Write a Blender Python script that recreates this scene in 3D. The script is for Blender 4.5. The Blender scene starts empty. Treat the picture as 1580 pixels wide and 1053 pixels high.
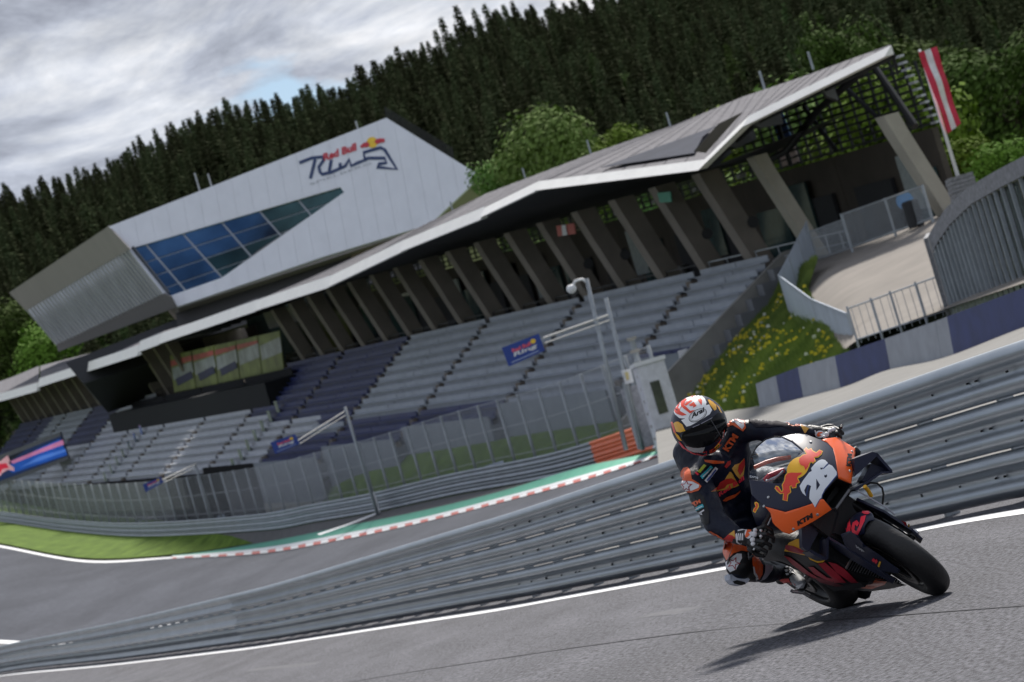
import bpy, bmesh, math, random
import numpy as np
from mathutils import Vector, Matrix
from mathutils.bvhtree import BVHTree
from math import sin, cos, radians, pi, hypot, atan, atan2, sqrt
random.seed(7)
S = bpy.context.scene
# ---------------- camera ----------------
FPX, ROLL, CH = 5000.0, radians(16.5), 1.05
PITCH = atan(250/FPX)
FW = Vector((0, cos(PITCH), sin(PITCH))); UP = Vector((0, -sin(PITCH), cos(PITCH))); RT = Vector((1, 0, 0))
CAM = Vector((0, 0, CH))
cd = bpy.data.cameras.new('camera'); cam = bpy.data.objects.new('camera', cd); S.collection.objects.link(cam); S.camera = cam
cd.sensor_width = 36; cd.lens = 36*FPX/1580; cd.clip_start = .3; cd.clip_end = 6000
cx = RT*cos(ROLL) - UP*sin(ROLL); cy = UP*cos(ROLL) + RT*sin(ROLL)
Mc = Matrix((cx, cy, -FW)).transposed().to_4x4(); Mc.translation = CAM; cam.matrix_world = Mc
cd.dof.use_dof = True; cd.dof.focus_distance = 17.0; cd.dof.aperture_fstop = 7.5
S.render.resolution_x, S.render.resolution_y = 1024, 682
def ray(x, y):
    dx, dy = x-790, 526.5-y
    u = dx*cos(ROLL)+dy*sin(ROLL); v = -dx*sin(ROLL)+dy*cos(ROLL)
    return FW + RT*(u/FPX) + UP*(v/FPX)
def P(x, y, d): return CAM + ray(x, y)*d
def onplane(x, y, o, n):
    r = ray(x, y); return CAM + r*((o-CAM).dot(n)/r.dot(n))
# ---------------- world and sun ----------------
SUN_EL, SUN_AZ = radians(50), radians(13)      # azimuth measured from +Y towards +X
W = bpy.data.worlds.new('World'); S.world = W; W.use_nodes = True
nt = W.node_tree; nt.nodes.clear(); nn = nt.nodes.new; L = nt.links.new
out = nn('ShaderNodeOutputWorld'); bg = nn('ShaderNodeBackground'); bg.inputs[1].default_value = .14
sky = nn('ShaderNodeTexSky'); sky.sky_type = 'NISHITA'; sky.sun_disc = False
sky.sun_elevation = SUN_EL; sky.sun_rotation = SUN_AZ; sky.air_density = 1.0; sky.dust_density = .6
tc = nn('ShaderNodeTexCoord'); mp = nn('ShaderNodeMapping'); mp.inputs['Scale'].default_value = (1, 1, 2.6); mp.inputs['Location'].default_value = (1.3, .7, .4)
L(tc.outputs['Generated'], mp.inputs[0])
def noise(sc, det, rough, dist=0):
    n = nn('ShaderNodeTexNoise'); n.inputs['Scale'].default_value = sc; n.inputs['Detail'].default_value = det
    n.inputs['Roughness'].default_value = rough; n.inputs['Distortion'].default_value = dist; L(mp.outputs[0], n.inputs[0]); return n
def ramp(src, stops):
    r = nn('ShaderNodeValToRGB'); e = r.color_ramp.elements
    while len(e) < len(stops): e.new(.5)
    for i, (p, c) in enumerate(stops): e[i].position = p; e[i].color = (*c, 1) if isinstance(c, tuple) else (c, c, c, 1)
    L(src, r.inputs[0]); return r
n1 = noise(15, 9, .62, .4); n2 = noise(9, 5, .5, .3); n3 = noise(26, 9, .58, .5)
mask = ramp(n2.outputs[0], [(.40, 0.0), (.47, 1.0)])
ccol = ramp(n1.outputs[0], [(.36, (1.5, 1.62, 1.95)), (.47, (2.3, 2.48, 2.9)), (.56, (3.15, 3.3, 3.6)), (.67, (4.4, 4.4, 4.5))])
cc2 = ramp(n3.outputs[0], [(.3, .82), (.7, 1.18)])
mul = nn('ShaderNodeMixRGB'); mul.blend_type = 'MULTIPLY'; mul.inputs[0].default_value = 1
L(ccol.outputs[0], mul.inputs[1]); L(cc2.outputs[0], mul.inputs[2])
dim = nn('ShaderNodeMixRGB'); dim.blend_type = 'MULTIPLY'; dim.inputs[0].default_value = 1; dim.inputs[2].default_value = (.42, .44, .46, 1); L(sky.outputs[0], dim.inputs[1])
mx = nn('ShaderNodeMixRGB'); L(mask.outputs[0], mx.inputs[0]); L(dim.outputs[0], mx.inputs[1]); L(mul.outputs[0], mx.inputs[2])
L(mx.outputs[0], bg.inputs[0]); L(bg.outputs[0], out.inputs[0])
sl = bpy.data.lights.new('sun', 'SUN'); so = bpy.data.objects.new('sun', sl); S.collection.objects.link(so)
sl.energy = 3.7; sl.angle = radians(7); sl.color = (1, .95, .88)
sd = Vector((sin(SUN_AZ)*cos(SUN_EL), cos(SUN_AZ)*cos(SUN_EL), sin(SUN_EL)))
so.rotation_euler = sd.to_track_quat('Z', 'Y').to_euler()
S.view_settings.view_transform = 'Standard'; S.view_settings.look = 'None'; S.view_settings.exposure = 0.62; S.view_settings.gamma = 1
# ---------------- helpers ----------------
def link(o): S.collection.objects.link(o); return o
MATS = {}
def mat(name, col, rough=.6, metal=0.0, var=.12, scale=4.0, bump=0.0, bscale=40.0, coat=0.0, alpha=1.0, trans=0.0, col2=None, stretch=None, emit=0.0, spec=.5):
    if name in MATS: return MATS[name]
    m = bpy.data.materials.new(name); m.use_nodes = True; t = m.node_tree; b = t.nodes['Principled BSDF']
    b.inputs['Roughness'].default_value = rough; b.inputs['Metallic'].default_value = metal
    b.inputs['Coat Weight'].default_value = coat; b.inputs['Coat Roughness'].default_value = .08
    b.inputs['Specular IOR Level'].default_value = spec; b.inputs['Alpha'].default_value = alpha; b.inputs['Transmission Weight'].default_value = trans
    g = t.nodes.new('ShaderNodeTexCoord'); mpp = t.nodes.new('ShaderNodeMapping'); t.links.new(g.outputs['Object'], mpp.inputs[0])
    if stretch: mpp.inputs['Scale'].default_value = stretch
    n = t.nodes.new('ShaderNodeTexNoise'); n.inputs['Scale'].default_value = scale; n.inputs['Detail'].default_value = 7; n.inputs['Roughness'].default_value = .6
    t.links.new(mpp.outputs[0], n.inputs[0])
    r = t.nodes.new('ShaderNodeValToRGB'); e = r.color_ramp.elements
    c1 = tuple(c*(1-var) for c in col); c2 = col2 if col2 else tuple(min(1, c*(1+var)) for c in col)
    e[0].position = .32; e[0].color = (*c1, 1); e[1].position = .68; e[1].color = (*c2, 1)
    t.links.new(n.outputs[0], r.inputs[0]); t.links.new(r.outputs[0], b.inputs['Base Color'])
    if emit:
        t.links.new(r.outputs[0], b.inputs['Emission Color']); b.inputs['Emission Strength'].default_value = emit
    if bump:
        n2 = t.nodes.new('ShaderNodeTexNoise'); n2.inputs['Scale'].default_value = bscale; n2.inputs['Detail'].default_value = 5
        t.links.new(mpp.outputs[0], n2.inputs[0]); bp = t.nodes.new('ShaderNodeBump'); bp.inputs['Strength'].default_value = bump; bp.inputs['Distance'].default_value = .02
        t.links.new(n2.outputs[0], bp.inputs['Height']); t.links.new(bp.outputs[0], b.inputs['Normal'])
    MATS[name] = m; return m
def tag(o, label=None, cat=None, group=None, kind=None):
    if label: o['label'] = label
    if cat: o['category'] = cat
    if group: o['group'] = group
    if kind: o['kind'] = kind
    return o
def thing(name, label, cat, loc, group=None):
    o = bpy.data.objects.new(name, None); o.empty_display_size = .2; link(o); o.location = loc
    return tag(o, label, cat, group)
def mk(name, vs, fs, m, parent=None, smooth=False, root=None, mi=None):
    """mesh from world-space points; parented with its points kept in world space"""
    me = bpy.data.meshes.new(name); off = Vector((0, 0, 0))
    if parent is None:
        off = Vector(vs[0]) if len(vs) else off
    me.from_pydata([tuple(Vector(v)-off) for v in vs], [], fs); me.update()
    for k in (m if isinstance(m, (list, tuple)) else [m]): me.materials.append(k)
    if mi: me.polygons.foreach_set('material_index', mi)
    if smooth: me.polygons.foreach_set('use_smooth', [True]*len(me.polygons))
    o = bpy.data.objects.new(name, me); link(o)
    if parent is None: o.location = off
    else:
        o.parent = parent
        if parent.type == 'EMPTY': o.location = -parent.location
        else: o.location = (0, 0, 0) if parent.parent else -parent.location
    return o
class MB:
    def __init__(s): s.v = []; s.f = []; s.mi = []; s.m = 0
    def add(s, vs, fs):
        k = len(s.v); s.v += [Vector(v) for v in vs]; s.f += [tuple(i+k for i in f) for f in fs]; s.mi += [s.m]*len(fs); return s
    def box(s, o, a, b, c):
        o, a, b, c = map(Vector, (o, a, b, c))
        vs = [o, o+a, o+a+b, o+b, o+c, o+a+c, o+a+b+c, o+b+c]
        fs = [(0, 3, 2, 1), (4, 5, 6, 7), (0, 1, 5, 4), (1, 2, 6, 5), (2, 3, 7, 6), (3, 0, 4, 7)]
        if a.cross(b).dot(c) < 0: fs = [f[::-1] for f in fs]
        return s.add(vs, fs)
    def tube(s, p, q, r, r2=None, n=8, caps=True):
        p, q = Vector(p), Vector(q); r2 = r if r2 is None else r2; d = (q-p).normalized(); x = d.orthogonal().normalized(); y = d.cross(x)
        vs = [c+(x*cos(2*pi*i/n)+y*sin(2*pi*i/n))*rr for c, rr in ((p, r), (q, r2)) for i in range(n)]
        fs = [(i, (i+1) % n, n+(i+1) % n, n+i) for i in range(n)]
        if caps: fs += [tuple(range(n))[::-1], tuple(range(n, 2*n))]
        return s.add(vs, fs)
    def path(s, pts, r, n=8):
        pts = [Vector(p) for p in pts]; k = len(pts); rs = r if isinstance(r, (list, tuple)) else [r]*k; vs = []; x = None
        for i, p in enumerate(pts):
            d = (pts[min(i+1, k-1)]-pts[max(i-1, 0)]).normalized()
            x = d.orthogonal().normalized() if x is None else (x-d*x.dot(d)).normalized(); y = d.cross(x)
            vs += [p+(x*cos(2*pi*j/n)+y*sin(2*pi*j/n))*rs[i] for j in range(n)]
        fs = [(i*n+j, i*n+(j+1) % n, (i+1)*n+(j+1) % n, (i+1)*n+j) for i in range(k-1) for j in range(n)]
        fs += [tuple(range(n))[::-1], tuple(range((k-1)*n, k*n))]
        return s.add(vs, fs)
    def prism(s, poly, off):
        poly = [Vector(p) for p in poly]; off = Vector(off); n = len(poly)
        return s.add(poly+[p+off for p in poly], [tuple(range(n)), tuple(range(n, 2*n))[::-1]]+[(i, n+i, n+(i+1) % n, (i+1) % n) for i in range(n)])
    def build(s, name, m, parent=None, smooth=False, label=None, cat=None, group=None, kind=None):
        o = mk(name, s.v, s.f, m, parent, smooth, mi=s.mi if isinstance(m, (list, tuple)) else None)
        return tag(o, label, cat, group, kind)
def sheet(name, rows, m, kind='structure', smooth=True, dz=0):
    n = len(rows[0]); vs = [Vector(p)+Vector((0, 0, dz)) for r in rows for p in r]
    fs = [(i*n+j, i*n+j+1, (i+1)*n+j+1, (i+1)*n+j) for i in range(len(rows)-1) for j in range(n-1)]
    nn_ = (vs[fs[0][1]]-vs[fs[0][0]]).cross(vs[fs[0][3]]-vs[fs[0][0]])
    if nn_.z < 0: fs = [f[::-1] for f in fs]
    o = mk(name, vs, fs, m, smooth=smooth); return tag(o, kind=kind)
def resample(pts, n):
    """catmull-rom through pts, n samples uniform in parameter"""
    pts = [Vector(p) for p in pts]; k = len(pts)-1; res = []
    for i in range(n):
        t = i/(n-1)*k; j = min(int(t), k-1); f = t-j
        p0, p1, p2, p3 = pts[max(j-1, 0)], pts[j], pts[j+1], pts[min(j+2, k)]
        res.append(.5*((2*p1)+(p2-p0)*f+(2*p0-5*p1+4*p2-p3)*f*f+(3*p1-p0-3*p2+p3)*f*f*f))
    return res
def bylen(pts, step):
    """points every step metres along a polyline"""
    res = [pts[0].copy()]; acc = 0.0; last = pts[0]
    for p in pts[1:]:
        seg = (p-last).length
        while acc+seg >= step:
            last = last.lerp(p, (step-acc)/seg); res.append(last.copy()); seg = (p-last).length; acc = 0.0
        acc += seg; last = p
    return res
def clip(poly, a, b):
    """keep the part of a 2-D polygon left of the line a->b"""
    def side(p): return (b[0]-a[0])*(p[1]-a[1])-(b[1]-a[1])*(p[0]-a[0])
    r = []
    for i in range(len(poly)):
        p, q = poly[i], poly[(i+1) % len(poly)]; sp, sq = side(p), side(q)
        if sp >= 0: r.append(p)
        if sp*sq < 0: t = sp/(sp-sq); r.append((p[0]+(q[0]-p[0])*t, p[1]+(q[1]-p[1])*t))
    return r
# text outline as flat 2-D triangles
TXT = {}
def textmesh(s, bold=.0):
    key = (s, bold)
    if key in TXT: return TXT[key]
    c = bpy.data.curves.new('txt', 'FONT'); c.body = s; c.size = 1; c.offset = bold; c.resolution_u = 3
    o = bpy.data.objects.new('txt', c); link(o); bpy.context.view_layer.update()
    me = bpy.data.meshes.new_from_object(o.evaluated_get(bpy.context.evaluated_depsgraph_get()))
    vs = [(v.co.x, v.co.y) for v in me.vertices]; fs = [tuple(p.vertices) for p in me.polygons]
    bpy.data.objects.remove(o); bpy.data.curves.remove(c); bpy.data.meshes.remove(me)
    x0 = min(v[0] for v in vs); x1 = max(v[0] for v in vs); y0 = min(v[1] for v in vs); y1 = max(v[1] for v in vs)
    vs = [((x-x0)/(x1-x0), (y-y0)/(y1-y0)) for x, y in vs]; TXT[key] = (vs, fs); return TXT[key]
def refine(vs2, fs, maxlen):
    bm = bmesh.new(); bv = [bm.verts.new((x, y, 0)) for x, y in vs2]
    for f in fs:
        try: bm.faces.new([bv[i] for i in f])
        except ValueError: pass
    bm.normal_update(); bmesh.ops.triangulate(bm, faces=bm.faces[:], ngon_method='EAR_CLIP')
    for _ in range(6):
        es = [e for e in bm.edges if e.calc_length() > maxlen]
        if not es: break
        bmesh.ops.subdivide_edges(bm, edges=es, cuts=1); bmesh.ops.triangulate(bm, faces=[f for f in bm.faces if len(f.verts) > 3])
    bm.normal_update(); bm.verts.index_update()
    r = [(v.co.x, v.co.y) for v in bm.verts], [tuple(v.index for v in f.verts) for f in bm.faces]; bm.free(); return r
# ---------------- materials ----------------
asph = mat('asphalt', (.108, .108, .122), .85, 0, .66, 34, 1.0, 60, spec=.2)
for n_ in asph.node_tree.nodes:
    if n_.type == 'VALTORGB': n_.color_ramp.elements[0].position = .40; n_.color_ramp.elements[1].position = .60
def rework_asphalt(m, streak):
    t = m.node_tree; b = t.nodes['Principled BSDF']; r = [n for n in t.nodes if n.type == 'VALTORGB'][0]
    tcn = [n for n in t.nodes if n.type == 'TEX_COORD'][0]
    n = t.nodes.new('ShaderNodeTexNoise'); n.inputs['Scale'].default_value = .6; n.inputs['Detail'].default_value = 4
    mp2 = t.nodes.new('ShaderNodeMapping'); mp2.inputs['Scale'].default_value = streak; mp2.inputs['Rotation'].default_value = (0, 0, radians(20))
    t.links.new(tcn.outputs['Object'], mp2.inputs[0]); t.links.new(mp2.outputs[0], n.inputs[0])
    rr = t.nodes.new('ShaderNodeValToRGB'); e = rr.color_ramp.elements; e[0].position = .3; e[0].color = (.78, .78, .78, 1); e[1].position = .7; e[1].color = (1.12, 1.12, 1.12, 1)
    t.links.new(n.outputs[0], rr.inputs[0]); mm = t.nodes.new('ShaderNodeMixRGB'); mm.blend_type = 'MULTIPLY'; mm.inputs[0].default_value = 1
    t.links.new(r.outputs[0], mm.inputs[1]); t.links.new(rr.outputs[0], mm.inputs[2]); t.links.new(mm.outputs[0], b.inputs['Base Color'])
rework_asphalt(asph, (2.5, .35, 1))
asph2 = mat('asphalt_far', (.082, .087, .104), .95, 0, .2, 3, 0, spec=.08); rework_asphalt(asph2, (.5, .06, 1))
runoff = mat('runoff_asphalt', (.10, .098, .10), .9, 0, .15, 2)
grassm = mat('grass', (.085, .15, .018), .9, 0, .35, .8, .5, 9, col2=(.125, .20, .03), spec=.1)
dirt = mat('earth', (.13, .11, .08), .9, 0, .2, .5)
white = mat('white_paint', (.72, .73, .75), .6, 0, .06, 3)
redp = mat('red_paint', (.50, .12, .10), .6, 0, .1, 3)
greenp = mat('green_paint', (.07, .36, .24), .6, 0, .1, 1.5)
orangep = mat('orange_paint', (.75, .16, .05), .5, 0, .1, 3)
steel = mat('galvanised_steel', (.24, .27, .30), .34, .8, .16, .7, .05, 30, stretch=(1, 1, 2.5))
steel2 = mat('grey_steel', (.34, .37, .40), .5, .4, .12, 2)
dark = mat('dark_metal', (.02, .021, .024), .6, .2, .2, 2)
conc = mat('concrete', (.36, .34, .31), .85, 0, .15, 1.2, .2, 6)
concd = mat('weathered_concrete', (.155, .13, .11), .9, 0, .2, .6, .2, 4)
ramp_m = mat('gravel_path', (.19, .17, .15), .95, 0, .14, .5, .5, 5)
# ---------------- ground ----------------
def road_z(y):
    xs = [-50, 19, 24, 32, 45, 51, 68, 77, 110, 136, 400]; zs = [0, 0, -.035, -.117, -.21, -.22, -.25, -.21, .05, .42, 3.0]
    return float(np.interp(y, xs, zs))
LINE = [(6.2, -3), (5.55, 5), (4.62, 13), (3.28, 23.9), (2.46, 28), (1.59, 31.9), (-.23, 40), (-1.25, 44.6), (-2.63, 50.8), (-6.6, 68.3), (-8.75, 77), (-15.6, 104), (-24.2, 136), (-29.2, 152), (-36.5, 170)]
line = resample([Vector((x, y, road_z(y))) for x, y in LINE], 120)
def side_off(pts, off, dz=0):
    r = []
    for i, p in enumerate(pts):
        d = pts[min(i+1, len(pts)-1)]-pts[max(i-1, 0)]; nrm = Vector((d.y, -d.x, 0)).normalized()   # to the right of travel
        r.append(p+nrm*off+Vector((0, 0, dz)))
    return r
inner = side_off(line, .06)                      # white line centre
rows = [side_off(line, o) for o in (1.6, .8, 0)]
rows += [[Vector((q.x, q.y, road_z(q.y))) for q in side_off(line, o)] for o in (-1.5, -3, -5, -8, -12, -18, -26)]
sheet('track_surface', rows, asph)
sheet('edge_line', [side_off(line, .16, .004), side_off(line, -.12, .004)], white)
def gpt(x, y): r = ray(x, y); p = CAM+r*(-CH/r.z); return Vector((p.x, p.y, road_z(p.y)))
sm_ = resample([gpt(x, y) for x, y in ((470, 1046), (600, 1027), (850, 998), (1080, 973), (1300, 957), (1580, 936), (1800, 920))], 60)
sheet('tar_seam', [[p+Vector((0, 0, .003)) for p in sm_], [p+Vector((0, .10, .003)) for p in sm_]], mat('tar', (.07, .07, .078), .8, spec=.1))
for k_ in (0, 1, 2):
    rb_ = side_off(line, -2.4-k_*1.9, .0015); sheet('rubber_mark', [rb_, side_off(line, -2.4-k_*1.9-.22, .0015)], mat('rubber_mark', (.105, .105, .115), .85, 0, .25, 8, spec=.2))
def PL(l): return [P(*q) for q in l]
s1 = PL([(-60, 988, 165), (0, 993.5, 160), (130, 995, 150), (265, 965, 140), (400, 925, 130), (523, 885, 120), (647, 850, 112), (770, 815, 105), (894, 770, 99), (1017, 725, 94), (1150, 680, 90)])
s2 = PL([(-60, 838, 296), (0, 845, 281), (130, 868, 252), (265, 862.5, 236), (400, 855, 212), (523, 834.5, 188), (647, 808, 170), (770, 777, 155), (894, 744, 141), (1017, 705, 129), (1150, 664, 119)])
s3 = PL([(-60, 834, 299), (0, 841, 284), (130, 864, 255), (265, 859, 237.4), (400, 847, 216), (523, 826, 191), (647, 801, 172.5), (770, 770, 157), (894, 736, 142.6), (1017, 701.5, 130.3), (1150, 661, 120)])
s4 = PL([(-60, 833, 300), (0, 840, 285), (130, 863, 256), (265, 858, 238), (400, 839, 220), (523, 815, 194.5), (647, 790, 174.5), (770, 760, 158.8), (894, 723, 144.8), (1017, 696.5, 132), (1150, 657, 121)])
s5 = PL([(-60, 800, 350), (0, 806, 328), (104, 821, 293), (221, 829, 260), (400, 820, 221), (490, 806, 205), (581, 791, 190), (704, 764.6, 172), (865, 735.8, 152), (1017, 692.6, 135), (1150, 650, 122)])
s6 = PL([(-60, 735, 420), (0, 742, 395), (110, 747, 350), (221, 760, 305), (330, 770, 280), (430, 748, 240), (527, 710, 212), (626, 703, 193), (790, 678, 170), (1010, 648, 146), (1060, 645, 137)])
NS = 90
S1, S2, S3, S4, S5, S6 = [resample(s, NS) for s in (s1, s2, s3, s4, s5, s6)]
base0 = resample(side_off(line, 1.55)[6:112:8], NS)[::-1]
sheet('infield_ground', [base0, [a.lerp(b, .5) for a, b in zip(base0, S1)], S1], runoff)
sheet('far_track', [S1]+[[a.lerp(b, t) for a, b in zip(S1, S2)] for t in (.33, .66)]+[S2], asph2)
def mid(A, B, t): return [a.lerp(b, t) for a, b in zip(A, B)]
def up(A, z): return [p+Vector((0, 0, z)) for p in A]
K0 = next(i for i, p in enumerate(S2) if p.y < 240)
# far track edge line, kerb teeth, green strip
el = [mid(S2, S4, .0), mid(S2, S4, 1.0)]
sheet('far_edge_line', [up(S2[:K0+3], .022), up(mid(S2, S3, .75)[:K0+3], .022)], white)
sheet('near_edge_line', [up(mid(S1, S2, .0)[:30], .02), up(mid(S1, S2, .02)[:30], .02)], white)
fine2 = resample(s2, 420); fine3 = resample(s3, 420); fine4 = resample(s4, 420)
i0 = next(i for i, p in enumerate(fine2) if p.y < 236)
kw, kr = MB(), MB()
for i in range(i0, 418):
    for b_, (A_, B_, t0, t1) in enumerate(((fine2, fine3, 0, .5), (fine2, fine3, .5, 1))):
        m_ = kr if (b_ == 0 and (i//4) % 2) else kw
        q = [up([A_[i].lerp(B_[i], t0), A_[i+1].lerp(B_[i+1], t0), A_[i+1].lerp(B_[i+1], t1), A_[i].lerp(B_[i], t1)], .03+.02*t0)][0]
        m_.add(q, [(0, 1, 2, 3)])
kw.build('kerb_white', white, kind='structure'); kr.build('kerb_red', redp, kind='structure')
sheet('green_runoff', [up(fine3[i0:], .03), up(fine4[i0:], .03)], greenp)
# grass left, grey right of x~330 between the green strip and the barrier
g0 = next(i for i, p in enumerate(S4) if p.y < 222)
g1 = next(i for i, p in enumerate(S5) if p.y < 236)
tt = [i/20 for i in range(21)]
gb = [S4[int(t*g0)] for t in tt]; gt = [S5[int(t*g1)] for t in tt]
sheet('verge_base', [S4, S5], runoff)
sheet('grass_verge', [up(gb, .10), up([a.lerp(b, .5) for a, b in zip(gb, gt)], .25), up(gt, .12)], grassm)
back = [p+Vector((8, 14, .5)) for p in S6]
sheet('grass_slope', [S5, mid(S5, S6, .5), S6, back], grassm)
# right side: service road, grass bank, path
sb = PL([(1010, 648, 146), (1060, 645, 137), (1165, 628, 110), (1290, 600, 94), (1366, 572, 87), (1455, 552, 80.5), (1580, 505, 72), (1700, 470, 64)])
sn = PL([(1017, 725, 94), (1090, 700, 90), (1165, 680, 78), (1290, 640, 66), (1366, 612, 60), (1455, 585, 54), (1580, 550, 48), (1700, 510, 44)])
SB, SN = resample(sb, 40), resample(sn, 40)
bl0 = resample([Vector((x+1.5, y, .05)) for x, y in LINE[1:8]][::-1], 40)
sheet('service_road', [bl0, SN, mid(SN, SB, .5), SB, [p+Vector((1.2, 1.5, .0)) for p in SB]], mat('service_asphalt', (.17, .165, .155), .9, 0, .15, 1))
bank = [[P(1040, 655, 139), P(1100, 645, 128), P(1165, 630, 110.5), P(1240, 612, 101), P(1330, 560, 92)],
        [P(1065, 620, 142), P(1110, 600, 134), P(1170, 570, 121), P(1240, 555, 110), P(1300, 545, 100)],
        [P(1110, 560, 146), P(1150, 530, 141), P(1195, 515, 131), P(1235, 510, 121), P(1275, 505, 110)],
        [P(1180, 480, 150), P(1195, 470, 147), P(1210, 462, 142), P(1226, 455, 136), P(1245, 448, 128)],
        [P(1200, 440, 152), P(1208, 436, 149), P(1215, 431, 145), P(1230, 420, 139), P(1262, 398, 134)]]
bank = [resample(r, 24) for r in bank]
sheet('grass_bank', bank, grassm)
path = [[P(1300, 545, 100), P(1330, 522, 95), P(1450, 480, 88), P(1600, 430, 74)],
        [P(1272, 500, 112), P(1330, 470, 108), P(1445, 440, 104), P(1600, 400, 90)],
        [P(1248, 446, 130), P(1300, 420, 125), P(1435, 385, 116), P(1600, 330, 105)], [P(1262, 396, 142), P(1314, 385, 140), P(1440, 338, 132), P(1600, 280, 125)],
        [P(1262, 392, 158), P(1314, 380, 156), P(1440, 333, 150), P(1600, 270, 145)]]
path = [resample(r, 16) for r in path]
sheet('access_path', path, ramp_m)
# one large base sheet below everything, out to the horizon
ctl = [p for r in (S1, S2, S5, S6, back, SB) for p in r[::6]] + [p for r in bank+path for p in r[::6]] + line[::8] + [p for r in rows[3:] for p in r[::12]]
CT = np.array([(p.x, p.y, p.z) for p in ctl])
def base_z(x, y):
    d2 = (CT[:, 0]-x)**2+(CT[:, 1]-y)**2+1.0; w = d2**-1.6; z = float((w*CT[:, 2]).sum()/w.sum())
    return z
gx = sorted(set([-3000, -1500, -800, -400, -250]+list(range(-160, 161, 8))+[250, 400, 800, 1500, 3000])); gy = sorted(set([-2000, -600, -200, -60, -20]+list(range(0, 470, 8))+[520, 600, 800, 1200, 2000, 4000]))
rows = []
for y in gy:
    r = []
    for x in gx:
        near = float(np.sqrt(((CT[:, 0]-x)**2+(CT[:, 1]-y)**2).min()))
        r.append(Vector((x, y, base_z(x, y)-1.0-max(0, y-30)*.016-min(near*.02, 4))))
    rows.append(r)
sheet('ground', rows, mat('ground_grass', (.07, .10, .025), .95, 0, .3, .05))
# ---------------- hill and forest ----------------
def hill_z(x, y):
    r = hypot(x, y); az = x/max(y, 1)
    t = max(0, min(1, (r-430)/430)); base = 24+6*sin(x*.01)
    crest = 110+3*sin(az*23+1)+2*sin(az*61) + 40*max(0, az-.05)
    k = t*t*(3-2*t)*.45+t*.55
    return base+(crest-base)*k
rows = []
for i in range(40):
    y = 405+i*14 if i < 36 else 405+36*14+(i-35)*60
    rows.append([Vector((x, y, hill_z(x, min(y, 900)) + 1.2*sin(x*.13)*cos(y*.09) - (0 if y < 900 else (y-900)*.25) - (4 if y < 415 else 0))) for x in range(-420, 421, 12)])
forest_floor = mat('forest_floor', (.028, .034, .014), .95, 0, .3, .05)
sheet('hill', rows, forest_floor)
bark = mat('bark', (.07, .055, .042), .9)
fir_m = [mat('fir_needles', (.050, .060, .028), 1, 0, .35, .25, spec=.05), mat('spruce_needles', (.056, .082, .030), 1, 0, .3, .25, spec=.05), mat('larch_needles', (.078, .125, .036), 1, 0, .3, .25, spec=.05)]
leaf_m = [mat('pale_leaves', (.15, .23, .065), .9, 0, .3, .5, spec=.1), mat('mid_green_leaves', (.065, .11, .026), .95, 0, .3, .4, spec=.1), mat('bright_bush_leaves', (.13, .20, .03), .9, 0, .25, .6, spec=.1)]
def conifer_mesh(seed, m, h=24, w=3.6):
    rnd = random.Random(seed); b = MB(); nl = 20
    for k in range(nl):
        t = k/(nl-1); z = h*(.14+.84*t); r = w*(1-t)**.62*(.7+.5*rnd.random())+.3; n = 8
        for j in range(n):
            a = 2*pi*(j+rnd.random()*.9)/n; rr = r*(.6+.6*rnd.random()); dz = -rr*.28+rnd.uniform(-.4, .4); wd = .20*rr+.14
            tip = Vector((cos(a)*rr, sin(a)*rr, z+dz)); root = Vector((0, 0, z+.5)); s = Vector((-sin(a), cos(a), 0))*wd
            midp = root.lerp(tip, .6); b.add([root, midp+s+Vector((0, 0, -.3)), tip, midp-s+Vector((0, 0, -.3))], [(0, 1, 2), (0, 2, 3)])
            for q in range(6):
                c = root.lerp(tip, .35+.65*rnd.random())+Vector((rnd.uniform(-.55, .55), rnd.uniform(-.55, .55), rnd.uniform(-.8, .25))); e = .22+.22*rnd.random()
                b.add([c+Vector((rnd.uniform(-e, e), rnd.uniform(-e, e), rnd.uniform(-e, e)))*1.3 for _ in range(3)], [(0, 1, 2)])
    b.add([(0, 0, h+.8), (.25, 0, h*.94), (-.15, .2, h*.94), (-.15, -.2, h*.94)], [(0, 1, 2), (0, 2, 3), (0, 3, 1)])
    crown = bpy.data.meshes.new('crown'); crown.from_pydata([tuple(v) for v in b.v], [], b.f); crown.materials.append(m)
    t = MB().tube((0, 0, -2), (0, 0, h*.9), .3, .05, 6); tr = bpy.data.meshes.new('trunk'); tr.from_pydata([tuple(v) for v in t.v], [], t.f); tr.materials.append(bark)
    return crown, tr
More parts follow.
